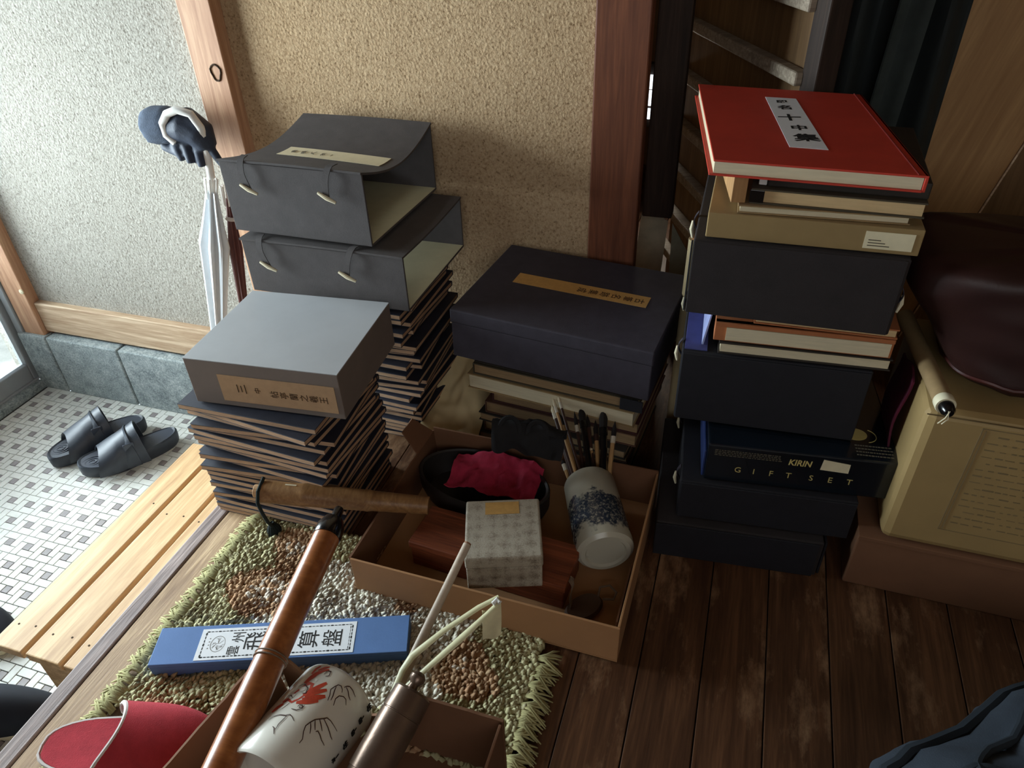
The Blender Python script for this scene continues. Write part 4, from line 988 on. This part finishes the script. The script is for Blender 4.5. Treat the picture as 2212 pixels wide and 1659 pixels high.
for k in range(4):
    def P(u_, v_):
        p = Vector(toe(u_, v_)); q = Vector(toe(u_, v_ + 0.02)) - p; r_ = Vector(toe(u_ + .02, v_)) - p
        return p + r_.cross(q).normalized() * 0.0012
    u0 = 0.20; v0 = 0.30 + 0.045 * k
    for (a, b) in (((u0, v0 + .03), (u0 + .06, v0)), ((u0 + .06, v0), (u0 + .12, v0 + .03))):
        cv.tube([P(a[0] + (b[0] - a[0]) * q / 4, a[1] + (b[1] - a[1]) * q / 4) for q in range(5)], 0.0012, 5)
cv.build('chevron_motif', plastic_white, sl, smooth=True)
for uu in (0.10, 0.155):
    MB().tube([Vector(toe(uu, 0.06 + 0.88 * k / 20)) + Vector((0, 0, 0.0006)) for k in range(21)], 0.0016, 6).build('seam', M('felt_seam', (196, 92, 92), 0.95), sl, smooth=True)

# ------------------------------------------------------------------ navy box on the centre pile
nb = thing('navy_cloth_box', 'large navy cloth box with a long gold title strip, in the middle by the pillar', 'box', (-0.288, 1.248, 0.238), (0, math.radians(1.2), math.radians(-5.5)))
pbox('box_body', (-0.200, -0.152, 0.0), (0.200, 0.152, 0.078), navy_cloth, nb, 0.002)
pbox('lid', (-0.202, -0.154, 0.0784), (0.202, 0.154, 0.108), navy_cloth, nb, 0.003)
ng = sheet('label', [(-0.131, -0.008, 0.1081), (0.147, -0.008, 0.1081), (0.147, 0.034, 0.1081), (-0.131, 0.034, 0.1081)], gold_paper, nb, 0.0006)
for i, ch in enumerate('古筆名跡集成'): text_mesh('lettering', ch, 0.021, ink_brown, ng, (0.128 - i * 0.0235, 0.012, 0.10895), (0, 0, -PI / 2), sx=0.9)

# pile of books under it
def book(label, loc, rz, w, d, h, cover, pages, group=None, spine='back', tilt=(0, 0), cat='book', over=0.003):
    b = thing('book', label, cat, loc, (tilt[0], tilt[1], rz), group)
    t = min(0.0025, h * .15)
    c = MB(); c.box((-w / 2, -d / 2, 0), (w / 2, d / 2, t)); c.box((-w / 2, -d / 2, h - t), (w / 2, d / 2, h))
    if spine == 'back': c.box((-w / 2, d / 2 - t, t), (w / 2, d / 2, h - t)); pa_ = ((-w / 2 + over, -d / 2 + over), (w / 2 - over, d / 2 - t))
    elif spine == 'left': c.box((-w / 2, -d / 2, t), (-w / 2 + t, d / 2, h - t)); pa_ = ((-w / 2 + t, -d / 2 + over), (w / 2 - over, d / 2 - over))
    else: c.box((w / 2 - t, -d / 2, t), (w / 2, d / 2, h - t)); pa_ = ((-w / 2 + over, -d / 2 + over), (w / 2 - t, d / 2 - over))
    c.build('cover', cover, b, bevel=0.0005, seg=1)
    MB().box((pa_[0][0], pa_[0][1], t), (pa_[1][0], pa_[1][1], h - t)).build('pages', pages, b)
    return b
brn = M('brown_cloth_cover', (84, 54, 40), 0.8, 0.15); wine = M('wine_cover', (70, 34, 34), 0.75, 0.15); olive = M('olive_cover', (70, 62, 46), 0.8); tanc = M('tan_cover', (150, 124, 86), 0.8)
CP = 'books piled under the navy box'
cb_list = [(0.036, -0.29, 1.255, .335, dark_cover, page_dim, 'lowest book of the pile under the navy box'), (0.026, -0.285, 1.262, .32, brn, page_dim, 'brown book just above the lowest one under the navy box'),
           (0.022, -0.285, 1.25, .33, dark_cover, page_dim, 'dark book low in the pile under the navy box'), (0.030, -0.275, 1.26, .33, brn, page_dim, 'reddish brown book midway in the pile under the navy box'),
           (0.028, -0.265, 1.262, .315, wine, page_dim, 'wine-red book in the pile under the navy box'), (0.036, -0.292, 1.252, .36, tanc, page_m, 'thick tan book sticking out under the navy box'),
           (0.026, -0.285, 1.256, .35, olive, page_dim, 'olive book second from the top under the navy box'), (0.020, -0.280, 1.258, .352, dark_cover, page_dim, 'thin dark book directly under the navy box')]
z = 0.0
for h, x, y, w, cv_, pg, lab in cb_list:
    book(lab, (x, y, z), math.radians(-6 + RND.uniform(-2, 2)), w, 0.265, h, cv_, pg, CP, RND.choice(['back', 'left'])); z += h + 0.001
pt = thing('dark_tab', 'small black cloth tab hanging on the books below the navy box', 'tab', (-0.135, 1.092, 0.195), (0, 0, math.radians(-6)))
pbox('tab', (-0.022, -0.003, 0.0), (0.022, 0.0, 0.026), navy_dark, pt, 0.0008)

cp = thing('crumpled_paper', 'crumpled cream paper sheet lying between the piles by the wall', 'paper', (-0.536, 1.22, 0.0), (0, 0, 0.1))
def cpf(u_, v_):
    x = (u_ - .5) * 0.126; y = (v_ - .5) * 0.34
    return (x, y, 0.035 + 0.11 * v_ * (1 - .35 * abs(u_ - .5)) + 0.030 * noise.noise((x * 16, y * 9, 0.2)) + 0.012 * noise.noise((x * 50, y * 30, 3)) - .02 * abs(u_ - .4))
MB().grid(cpf, 26, 36, thick=0.0012).build('sheet', crumple, cp, smooth=True)
ro_ = thing('paper_roll', 'cream paper roll standing between the navy box and the right pile', 'paper roll', (-0.0665, 1.305, 0.0))
MB().lathe([(0.004, 0.46), (0.014, 0.46), (0.0145, 0.0), (0.0, 0.0)], 24).build('roll', crumple, ro_, smooth=True)
MB().lathe([(0.0, 0.455), (0.009, 0.455), (0.009, 0.464), (0.004, 0.464)], 16).build('core', card, ro_, smooth=True)
# ------------------------------------------------------------------ right pile
def rbox(name, label, cat, loc, rz, w, d, h, mat, bev=0.002, lidh=0.0, parts=('box_body', 'lid'), group=None):
    """box whose front left bottom corner sits at loc"""
    t = thing(name, label, cat, loc, (0, 0, rz), group)
    if lidh:
        pbox(parts[0], (0, 0, 0), (w, d, h - lidh - .0004), mat, t, bev)
        pbox(parts[1], (-.001, -.001, h - lidh), (w + .001, d + .001, h), mat, t, bev)
    else:
        pbox(parts[0], (0, 0, 0), (w, d, h), mat, t, bev)
    return t
def pegs(t, side_x, ys, z, mat, d=-1):
    for y in ys:
        s = MB().grid(lambda u_, v_: (side_x + d * (0.001 + .006 * math.sin(PI * v_)), y - .004 + .008 * u_, z + 0.028 - 0.030 * v_), 2, 8, thick=0.0012).build('strap', mat, t, smooth=True)
        MB().tube([(side_x + d * .006, y, z - .016), (side_x + d * .009, y, z - .002), (side_x + d * .008, y + .001, z + .012)], [.0018, .0032, .0018], 8).build('peg', ivory, s, smooth=True)
b1 = rbox('wrap_case', 'lowest dark case of the right pile, standing on the floor', 'book case', (-0.053, 0.932, 0.0), math.radians(5), 0.285, 0.30, 0.083, char_cloth, 0.0025)
pbox('front_flap', (0.0, -0.004, 0.001), (0.278, -0.0005, 0.080), navy_dark, b1, 0.001)
pbox('end_flap', (0.287, 0.004, 0.002), (0.291, 0.29, 0.081), navy_dark, b1, 0.001)
b2 = rbox('wrap_case', 'second dark case from the floor in the right pile, under the gift box', 'book case', (-0.022, 0.955, 0.0845), math.radians(5), 0.290, 0.29, 0.084, navy_dark, 0.0025)
pbox('front_flap', (0.002, -0.004, 0.002), (0.288, -0.0005, 0.082), navy_dark, b2, 0.001)
pegs(b2, 0.0, (0.04, 0.20), 0.055, navy_cloth)
gf = rbox('gift_box', 'glossy dark blue gift set box with gold lettering in the right pile', 'box', (0.014, 0.968, 0.170), math.radians(6), 0.300, 0.235, 0.079, giftbox, 0.003, 0.0)
pbox('side_cover', (-0.004, 0.004, 0.004), (-0.0004, 0.23, 0.060), M('blue_side_card', (38, 52, 96), 0.4), gf, 0.001)
text_mesh('lettering', 'KIRIN', 0.0175, gold_ink, gf, (0.149, -0.0006, 0.0585), (PI / 2, 0, 0), sx=0.82, bold=0.0004, shear=0.12)
for ch, x in zip('GIFT SET', (0.054, 0.080, 0.108, 0.136, 0, 0.172, 0.202, 0.232)):
    if ch != ' ': text_mesh('lettering', ch, 0.0165, gold_ink, gf, (x, -0.0006, 0.029), (PI / 2, 0, 0), sx=0.95)
sheet('sticker', [(0.182, -0.0003, 0.050), (0.226, -0.0003, 0.048), (0.226, -0.0003, 0.067), (0.184, -0.0003, 0.072)], label_paper, gf, 0.0005, (0, -1, 0))
fp = MB()
for zl in (0.068, 0.0645, 0.061, 0.0575):
    x = 0.012 + (0.0 if zl < .066 else 0.0)
    while x < 0.118:
        w = RND.uniform(.002, .006); fp.box((x, -0.0006, zl), (x + w, -0.0002, zl + 0.0016)); x += w + 0.0015
fp.build('small_print', ink_soft, gf)
MB().lathe([(0, 0.0), (0.016, 0.0), (0.016, 0.0004), (0, 0.0004)], 28, sx=1.2, sy=1.0).build('gold_crest', gold_ink, gf, loc=(0.240, 0.066, 0.0791))
MB().tube([(0.256 + .017 * math.cos(t), 0.064 + .017 * math.sin(t), 0.0795) for t in [-1.4 + 2.6 * i / 12 for i in range(13)]], 0.0006, 5).build('crest_ring', gold_ink, gf)
fp = MB()
for k in range(4):
    x = 0.235
    while x < 0.29: w = RND.uniform(.002, .005); fp.box((x, 0.036 - k * .008, 0.0791), (x + w, 0.0385 - k * .008, 0.0795)); x += w + .0012
fp.build('small_print', ink_soft, gf)
b3 = rbox('wrap_case', 'navy cloth case in the right pile, directly on the gift box', 'book case', (-0.052, 1.022, 0.252), math.radians(3), 0.292, 0.30, 0.138, navy_dark, 0.0025)
pbox('front_flap', (0.002, -0.004, 0.002), (0.290, -0.0005, 0.136), navy_dark, b3, 0.001)
pbox('blue_flap', (0.004, 0.006, 0.1384), (0.040, 0.26, 0.1410), M('blue_lining', (70, 74, 130), 0.7), b3, 0.0004)
pegs(b3, 0.0, (0.03, 0.20), 0.115, navy_cloth)
fl_ = MB().hexa([(0.030, .02, .142), (0.033, .02, .142), (.033, .24, .142), (.030, .24, .142), (.040, .03, .205), (.042, .03, .205), (.042, .22, .205), (.040, .22, .205)]).build('lifted_flap', M('pale_blue_lining', (150, 160, 206), 0.8), b3)
RP = 'books between the cases of the right pile'
book('pale book at the bottom of the three under the charcoal case', (0.124, 1.165, 0.3945), math.radians(3.5), 0.257, 0.27, 0.021, dark_cover, page_m, RP, 'back')
oc = rbox('slipcased_book', 'orange slipcase with pale book inside, middle of three under the charcoal case', 'book', (-0.006, 1.026, 0.4165), math.radians(3), 0.262, 0.25, 0.034, orange_case, 0.001)
pbox('pages', (0.018, -0.002, 0.003), (0.258, 0.02, 0.026), page_m, oc, 0)
pbox('case_edge', (0.0, -0.0025, 0.027), (0.262, 0.01, 0.034), orange_case, oc, 0.0006)
book('thin pale book on top of the orange slipcase', (0.150, 1.165, 0.4515), math.radians(1.5), 0.206, 0.26, 0.017, orange_case, page_tan, RP, 'back')
b4 = rbox('wrap_case', 'charcoal cloth case in the right pile with an ivory peg, above three pale books', 'book case', (-0.055, 1.010, 0.470), math.radians(1), 0.292, 0.30, 0.121, char_cloth, 0.0025)
pbox('front_flap', (0.001, -0.004, 0.002), (0.288, -0.0005, 0.120), char_cloth, b4, 0.001)
pbox('end_edge', (-0.003, -0.003, 0.004), (-0.0005, 0.006, 0.118), navy_dark, b4, 0.0006)
pegs(b4, 0.0, (0.09,), 0.10, navy_cloth)
pegs(b4, 0.292, (0.02,), 0.045, navy_cloth, 1)
kh = rbox('khaki_box', 'khaki card box with a small paper label on the charcoal case', 'box', (-0.040, 1.020, 0.593), math.radians(0.8), 0.284, 0.29, 0.038, khaki, 0.0015, 0.0)
sheet('label', [(0.212, -0.0003, 0.006), (0.274, -0.0003, 0.006), (0.274, -0.0003, 0.031), (0.212, -0.0003, 0.031)], label_paper, kh, 0.0006, (0, -1, 0))
fp = MB()
for k in range(3): fp.box((0.217, -0.0014, 0.010 + k * .004), (0.245 - k * .006, -0.0009, 0.0112 + k * .004))
fp.build('small_print', ink_soft, kh)
book('thin cream book lying on the khaki box', (0.107, 1.15, 0.6318), math.radians(2.5), 0.226, 0.24, 0.0115, tanc, page_m, None, 'back')
dbk = book('book with dark covers and a black corner, below the red book', (0.128, 1.155, 0.6438), math.radians(-1), 0.225, 0.245, 0.022, olive, page_tan, None, 'back')
pbox('black_corner', (-0.1135, -0.1235, 0.002), (-0.094, -0.105, 0.020), black_gloss, dbk, 0.0006)
dbx = rbox('dark_folder', 'thick dark folder directly under the red book', 'folder', (0.034, 1.045, 0.6664), math.radians(-1), 0.205, 0.25, 0.0225, dark_cover, 0.002)
pbox('plastic_edge', (-0.012, 0.004, 0.0), (-0.001, 0.24, 0.020), plastic_white, dbx, 0.001)
wd = rbox('wooden_wedge', 'pale wooden slat lying beside the dark folder under the red book', 'slat', (-0.012, 1.030, 0.6440), math.radians(10), 0.020, 0.22, 0.044, tan_panel, 0.001)

rb = thing('red_book', 'large red cloth book with a white calligraphy title slip, on top of the right pile', 'book', (0, 0, 0.690))
q = [(-0.042, 1.007), (0.223, 1.002), (0.168, 1.385), (-0.103, 1.405)]
def skew_board(z0, z1, k=1.0, dx=0.0, dy=0.0):
    cx = sum(p[0] for p in q) / 4; cy = sum(p[1] for p in q) / 4
    pp = [(cx + (x - cx) * k + dx, cy + (y - cy) * k + dy) for x, y in q]
    return MB().prism(pp, z0, z1)
skew_board(0.0, 0.0025, 1.0, -.004, -.002).build('back_cover', red_cover, rb, bevel=0.0008)
skew_board(0.0185, 0.0215, 1.0).build('front_cover', red_cover, rb, bevel=0.0010)
skew_board(0.0026, 0.0184, 0.975, -0.001, -0.003).build('pages', page_m, rb)
MB().prism([(q[1][0] - .004, q[1][1]), (q[1][0], q[1][1]), (q[2][0], q[2][1]), (q[2][0] - .004, q[2][1])], 0.0, 0.0215).build('spine', red_cover, rb, bevel=0.0008)
MB().tube([(q[1][0] - .012, q[1][1] + .001, .0218), (q[2][0] - .012, q[2][1], .0218)], 0.0012, 6).build('hinge_groove', M('red_groove', (120, 30, 22), 0.7), rb)
rl = sheet('label', [(0.014, 1.338, .0216), (0.063, 1.336, .0216), (0.106, 1.079, .0216), (0.055, 1.081, .0216)], white_label, rb, 0.0005)
for ch, (x, y), sz in [('印', (0.041, 1.312), .018), ('名', (0.047, 1.278), .024), ('十', (0.054, 1.222), .036), ('中', (0.068, 1.172), .026), ('集', (0.078, 1.125), .036)]:
    text_mesh('lettering', ch, sz, ink, rl, (x, y, .0222), (0, 0, math.radians(8)), bold=.0008)

# ------------------------------------------------------------------ things at the right edge
cq = rbox('carton', 'low brown cardboard carton on the floor at the right edge', 'cardboard box', (0.276, 0.957, 0.0), math.radians(-1), 0.40, 0.33, 0.118, card_in, 0.003)
pbox('lid_flap', (0.0, -0.003, 0.112), (0.40, 0.16, 0.1205), card_in, cq, 0.001)
pbox('lid_flap', (0.0, 0.164, 0.112), (0.40, 0.333, 0.1205), card_in, cq, 0.001)
be = rbox('beige_case', 'beige case with a faded printed form on its front, standing on the brown carton', 'box', (0.306, 0.958, 0.122), math.radians(-1), 0.34, 0.28, 0.268, beige_box, 0.014)
fr = MB()
for a, b in [((.075, .045), (.075, .250)), ((.075, .250), (.30, .250)), ((.075, .045), (.30, .045)), ((.080, .048), (.080, .246))]:
    fr.box((min(a[0], b[0]), -0.0009, min(a[1], b[1])), (max(a[0], b[0]) + .0012, -0.0002, max(a[1], b[1]) + .0012))
for k in range(15):
    zl = 0.238 - k * 0.0125; x = 0.088 + (0.01 if k % 4 == 0 else 0)
    while x < 0.29:
        w = RND.uniform(.004, .016); fr.box((x, -0.0008, zl), (x + w, -0.0002, zl + RND.uniform(.0010, .0026))); x += w + RND.uniform(.002, .008)
fr.build('printed_form', M('faded_print', (128, 110, 78), 0.8), be)
pbox('seam', (0.0, -0.0012, 0.2605), (0.34, 0.0, 0.2620), M('seam_line', (110, 92, 60), 0.8), be, 0)
pk = thing('magenta_cloth', 'dark magenta cloth strip wedged between the gift box and the beige case', 'cloth', (0.300, 1.02, 0.20))
MB().grid(lambda u_, v_: (-0.004 + .004 * math.sin(8 * v_), 0.02 + .10 * u_, 0.20 * v_ - 0.02 + .01 * math.sin(5 * u_)), 6, 12, thick=0.003).build('strip', M('magenta_fabric', (84, 20, 44), 0.9, 0.4, 30), pk, smooth=True)
sc1, sc2 = Vector((0.323, 0.935, 0.408)), Vector((0.296, 1.20, 0.406))
scr = thing('hanging_scroll', 'rolled scroll with a pale ring and black knob, on the beige case', 'scroll', sc1, aim(sc1, sc2))
MB().tube([(0, 0, 0.022), (0, 0, (sc2 - sc1).length)], 0.0130, 20).build('roll', tanc, scr, smooth=True)
MB().lathe([(0.0132, 0.012), (0.0138, 0.014), (0.0138, 0.026), (0.013, 0.028)], 20).build('ring', ivory, scr, smooth=True)
MB().lathe([(0, -0.006), (0.006, -0.005), (0.0095, 0.0), (0.0105, 0.012), (0.009, 0.014), (0, 0.014)], 20).build('knob', black_gloss, scr, smooth=True)
MB().tube([(0.0, 0.004, -0.005), (0.004, -0.006, -0.008), (0.010, -0.018, -0.006)], 0.0008, 5).build('thread', ivory, scr)
MB().tube([(0.002, 0.004, -0.005), (0.0, -0.008, -0.008), (0.004, -0.020, -0.004)], 0.0008, 5).build('thread', ivory, scr)

mg = thing('leather_bag', 'dark maroon leather bag slumped on the beige case at the right edge', 'bag', (0.482, 1.125, 0.392))
def bag(u_, v_):
    # v up, u around; rounded box that narrows downward on the left
    t = 2 * PI * u_; c, s_ = math.cos(t), math.sin(t); e = 0.42
    x = math.copysign(abs(c) ** e, c); y = math.copysign(abs(s_) ** e, s_)
    zz_ = v_; k = (1 - abs(2 * zz_ - 1) ** 14) ** 0.35
    wl = 0.30 if x > 0 else (0.135 + 0.100 * min(1, zz_ * 1.35) ** 1.1)
    return (x * wl * k, y * 0.125 * k * (1 - .05 * zz_) + 0.006 * noise.noise((x * 2, zz_ * 5, 1)), 0.200 * zz_ + 0.006 * noise.noise((x * 3, y * 3, zz_ * 4)))
MB().grid(bag, 64, 30).build('body', maroon, mg, smooth=True)
MB().tube([Vector(bag(0.50 + 0.45 * k / 30, 0.13)) * 1.006 for k in range(31)], 0.003, 6).build('seam', M('maroon_seam', (74, 34, 30), 0.4), mg, smooth=True)

jk = thing('jacket', 'blue grey quilted jacket bundle with dark trim in the lower right corner', 'jacket', (0.515, 0.455, 0.0), (0, 0, math.radians(43)))
def jf(u_, v_):
    t = 2 * PI * u_; c, s_ = math.cos(t), math.sin(t); e = 0.6
    x = math.copysign(abs(c) ** e, c); y = math.copysign(abs(s_) ** e, s_); ph = PI * (v_ - .5); k = max(0, math.cos(ph)) ** 0.45
    p = Vector((x * 0.30 * k, y * 0.235 * k, 0.105 + 0.105 * math.sin(ph)))
    f = 0.010 * math.sin(11 * x + 5 * y + 2 * noise.noise((x * 2, y * 2, v_ * 3))) * k + 0.016 * noise.noise((x * 3.2, y * 3.2, v_ * 4)) + 0.009 * noise.noise((x * 8, y * 8, v_ * 9))
    p += Vector((c, s_, math.sin(ph))).normalized() * f; p.z = max(0.0, p.z); return p
MB().grid(jf, 120, 56).build('body', jacket_m, jk, smooth=True)
MB().tube([Vector(jf(0.02 + 0.60 * k / 60, 0.66)) * 1.004 for k in range(61)], 0.009, 8).build('trim', jacket_trim, jk, smooth=True)
for u0, du in ((0.14, .05), (0.24, -.04), (0.31, .05), (0.40, .03)):
    MB().tube([Vector(jf(u0 + du * math.sin(k / 6), 0.57 + 0.36 * k / 30)) * 1.003 for k in range(31)], 0.0055, 8).build('trim', jacket_trim, jk, smooth=True)

# ------------------------------------------------------------------ things in the back room
lbd = thing('leaning_board', 'tan wooden board leaning in the corner behind the right pile', 'board', (0.405, 1.62, 0.0), (math.radians(-2), math.radians(13.5), 0))
pbox('panel', (-0.42, 0, 0.12), (-0.034, 0.018, 1.7), tan_panel, lbd, 0.003)
pbox('edge_strip', (-0.034, -0.002, 0.12), (-0.030, 0.020, 1.7), sill_wood, lbd, 0.001)
ct = thing('hanging_coat', 'dark greenish coat hanging in the shade behind the red book', 'coat', (0.215, 1.54, 0.62))
def cf(u_, v_):
    x = (u_ - .5) * 0.24; return (x * (1 - .15 * v_), 0.022 * math.sin(20 * u_ + 1.5 * v_) + 0.02 * noise.noise((u_ * 5, v_ * 3, 0)), 1.0 * v_ - 0.25)
MB().grid(cf, 40, 16, thick=0.004).build('body', coat_m, ct, smooth=True)
MB().grid(lambda u_, v_: (-0.02 + 0.05 * u_ + .03 * v_, -0.045 + .01 * math.sin(5 * u_), 0.75 * v_ - .1), 6, 12, thick=0.004).build('sleeve', M('coat_sleeve', (52, 60, 58), 0.8, .2), ct, smooth=True)
wp = sbox('wall_closet', (0.30, 1.70, 0.0), (1.68, 1.76, 2.25), panel_wood, 0.002); wp['label'] = 'brown closet panel behind the right pile'
cbd = thing('card_sheet', 'pale grey card sheet standing behind the pillar', 'card', (-0.235, 1.655, 0.0), (0, 0, 0.1))
MB().hexa([(-.01, -.002, 0), (.066, -.002, 0), (.066, .002, 0), (-.01, .002, 0), (.018, -.002, .375), (.080, -.002, .335), (.080, .002, .335), (.018, .002, .375)]).build('sheet', M('pale_card', (176, 168, 146), 0.9), cbd)
cb2 = thing('card_sheet', 'greenish grey card sheet standing right of the pale one behind the pillar', 'card', (-0.145, 1.665, 0.0), (0, 0, 0.05))
MB().hexa([(0.01, -.002, 0), (.09, -.002, 0), (.09, .002, 0), (.01, .002, 0), (.0, -.002, .33), (.055, -.002, .24), (.055, .002, .24), (.0, .002, .33)]).build('sheet', M('greenish_card', (150, 152, 134), 0.9), cb2)
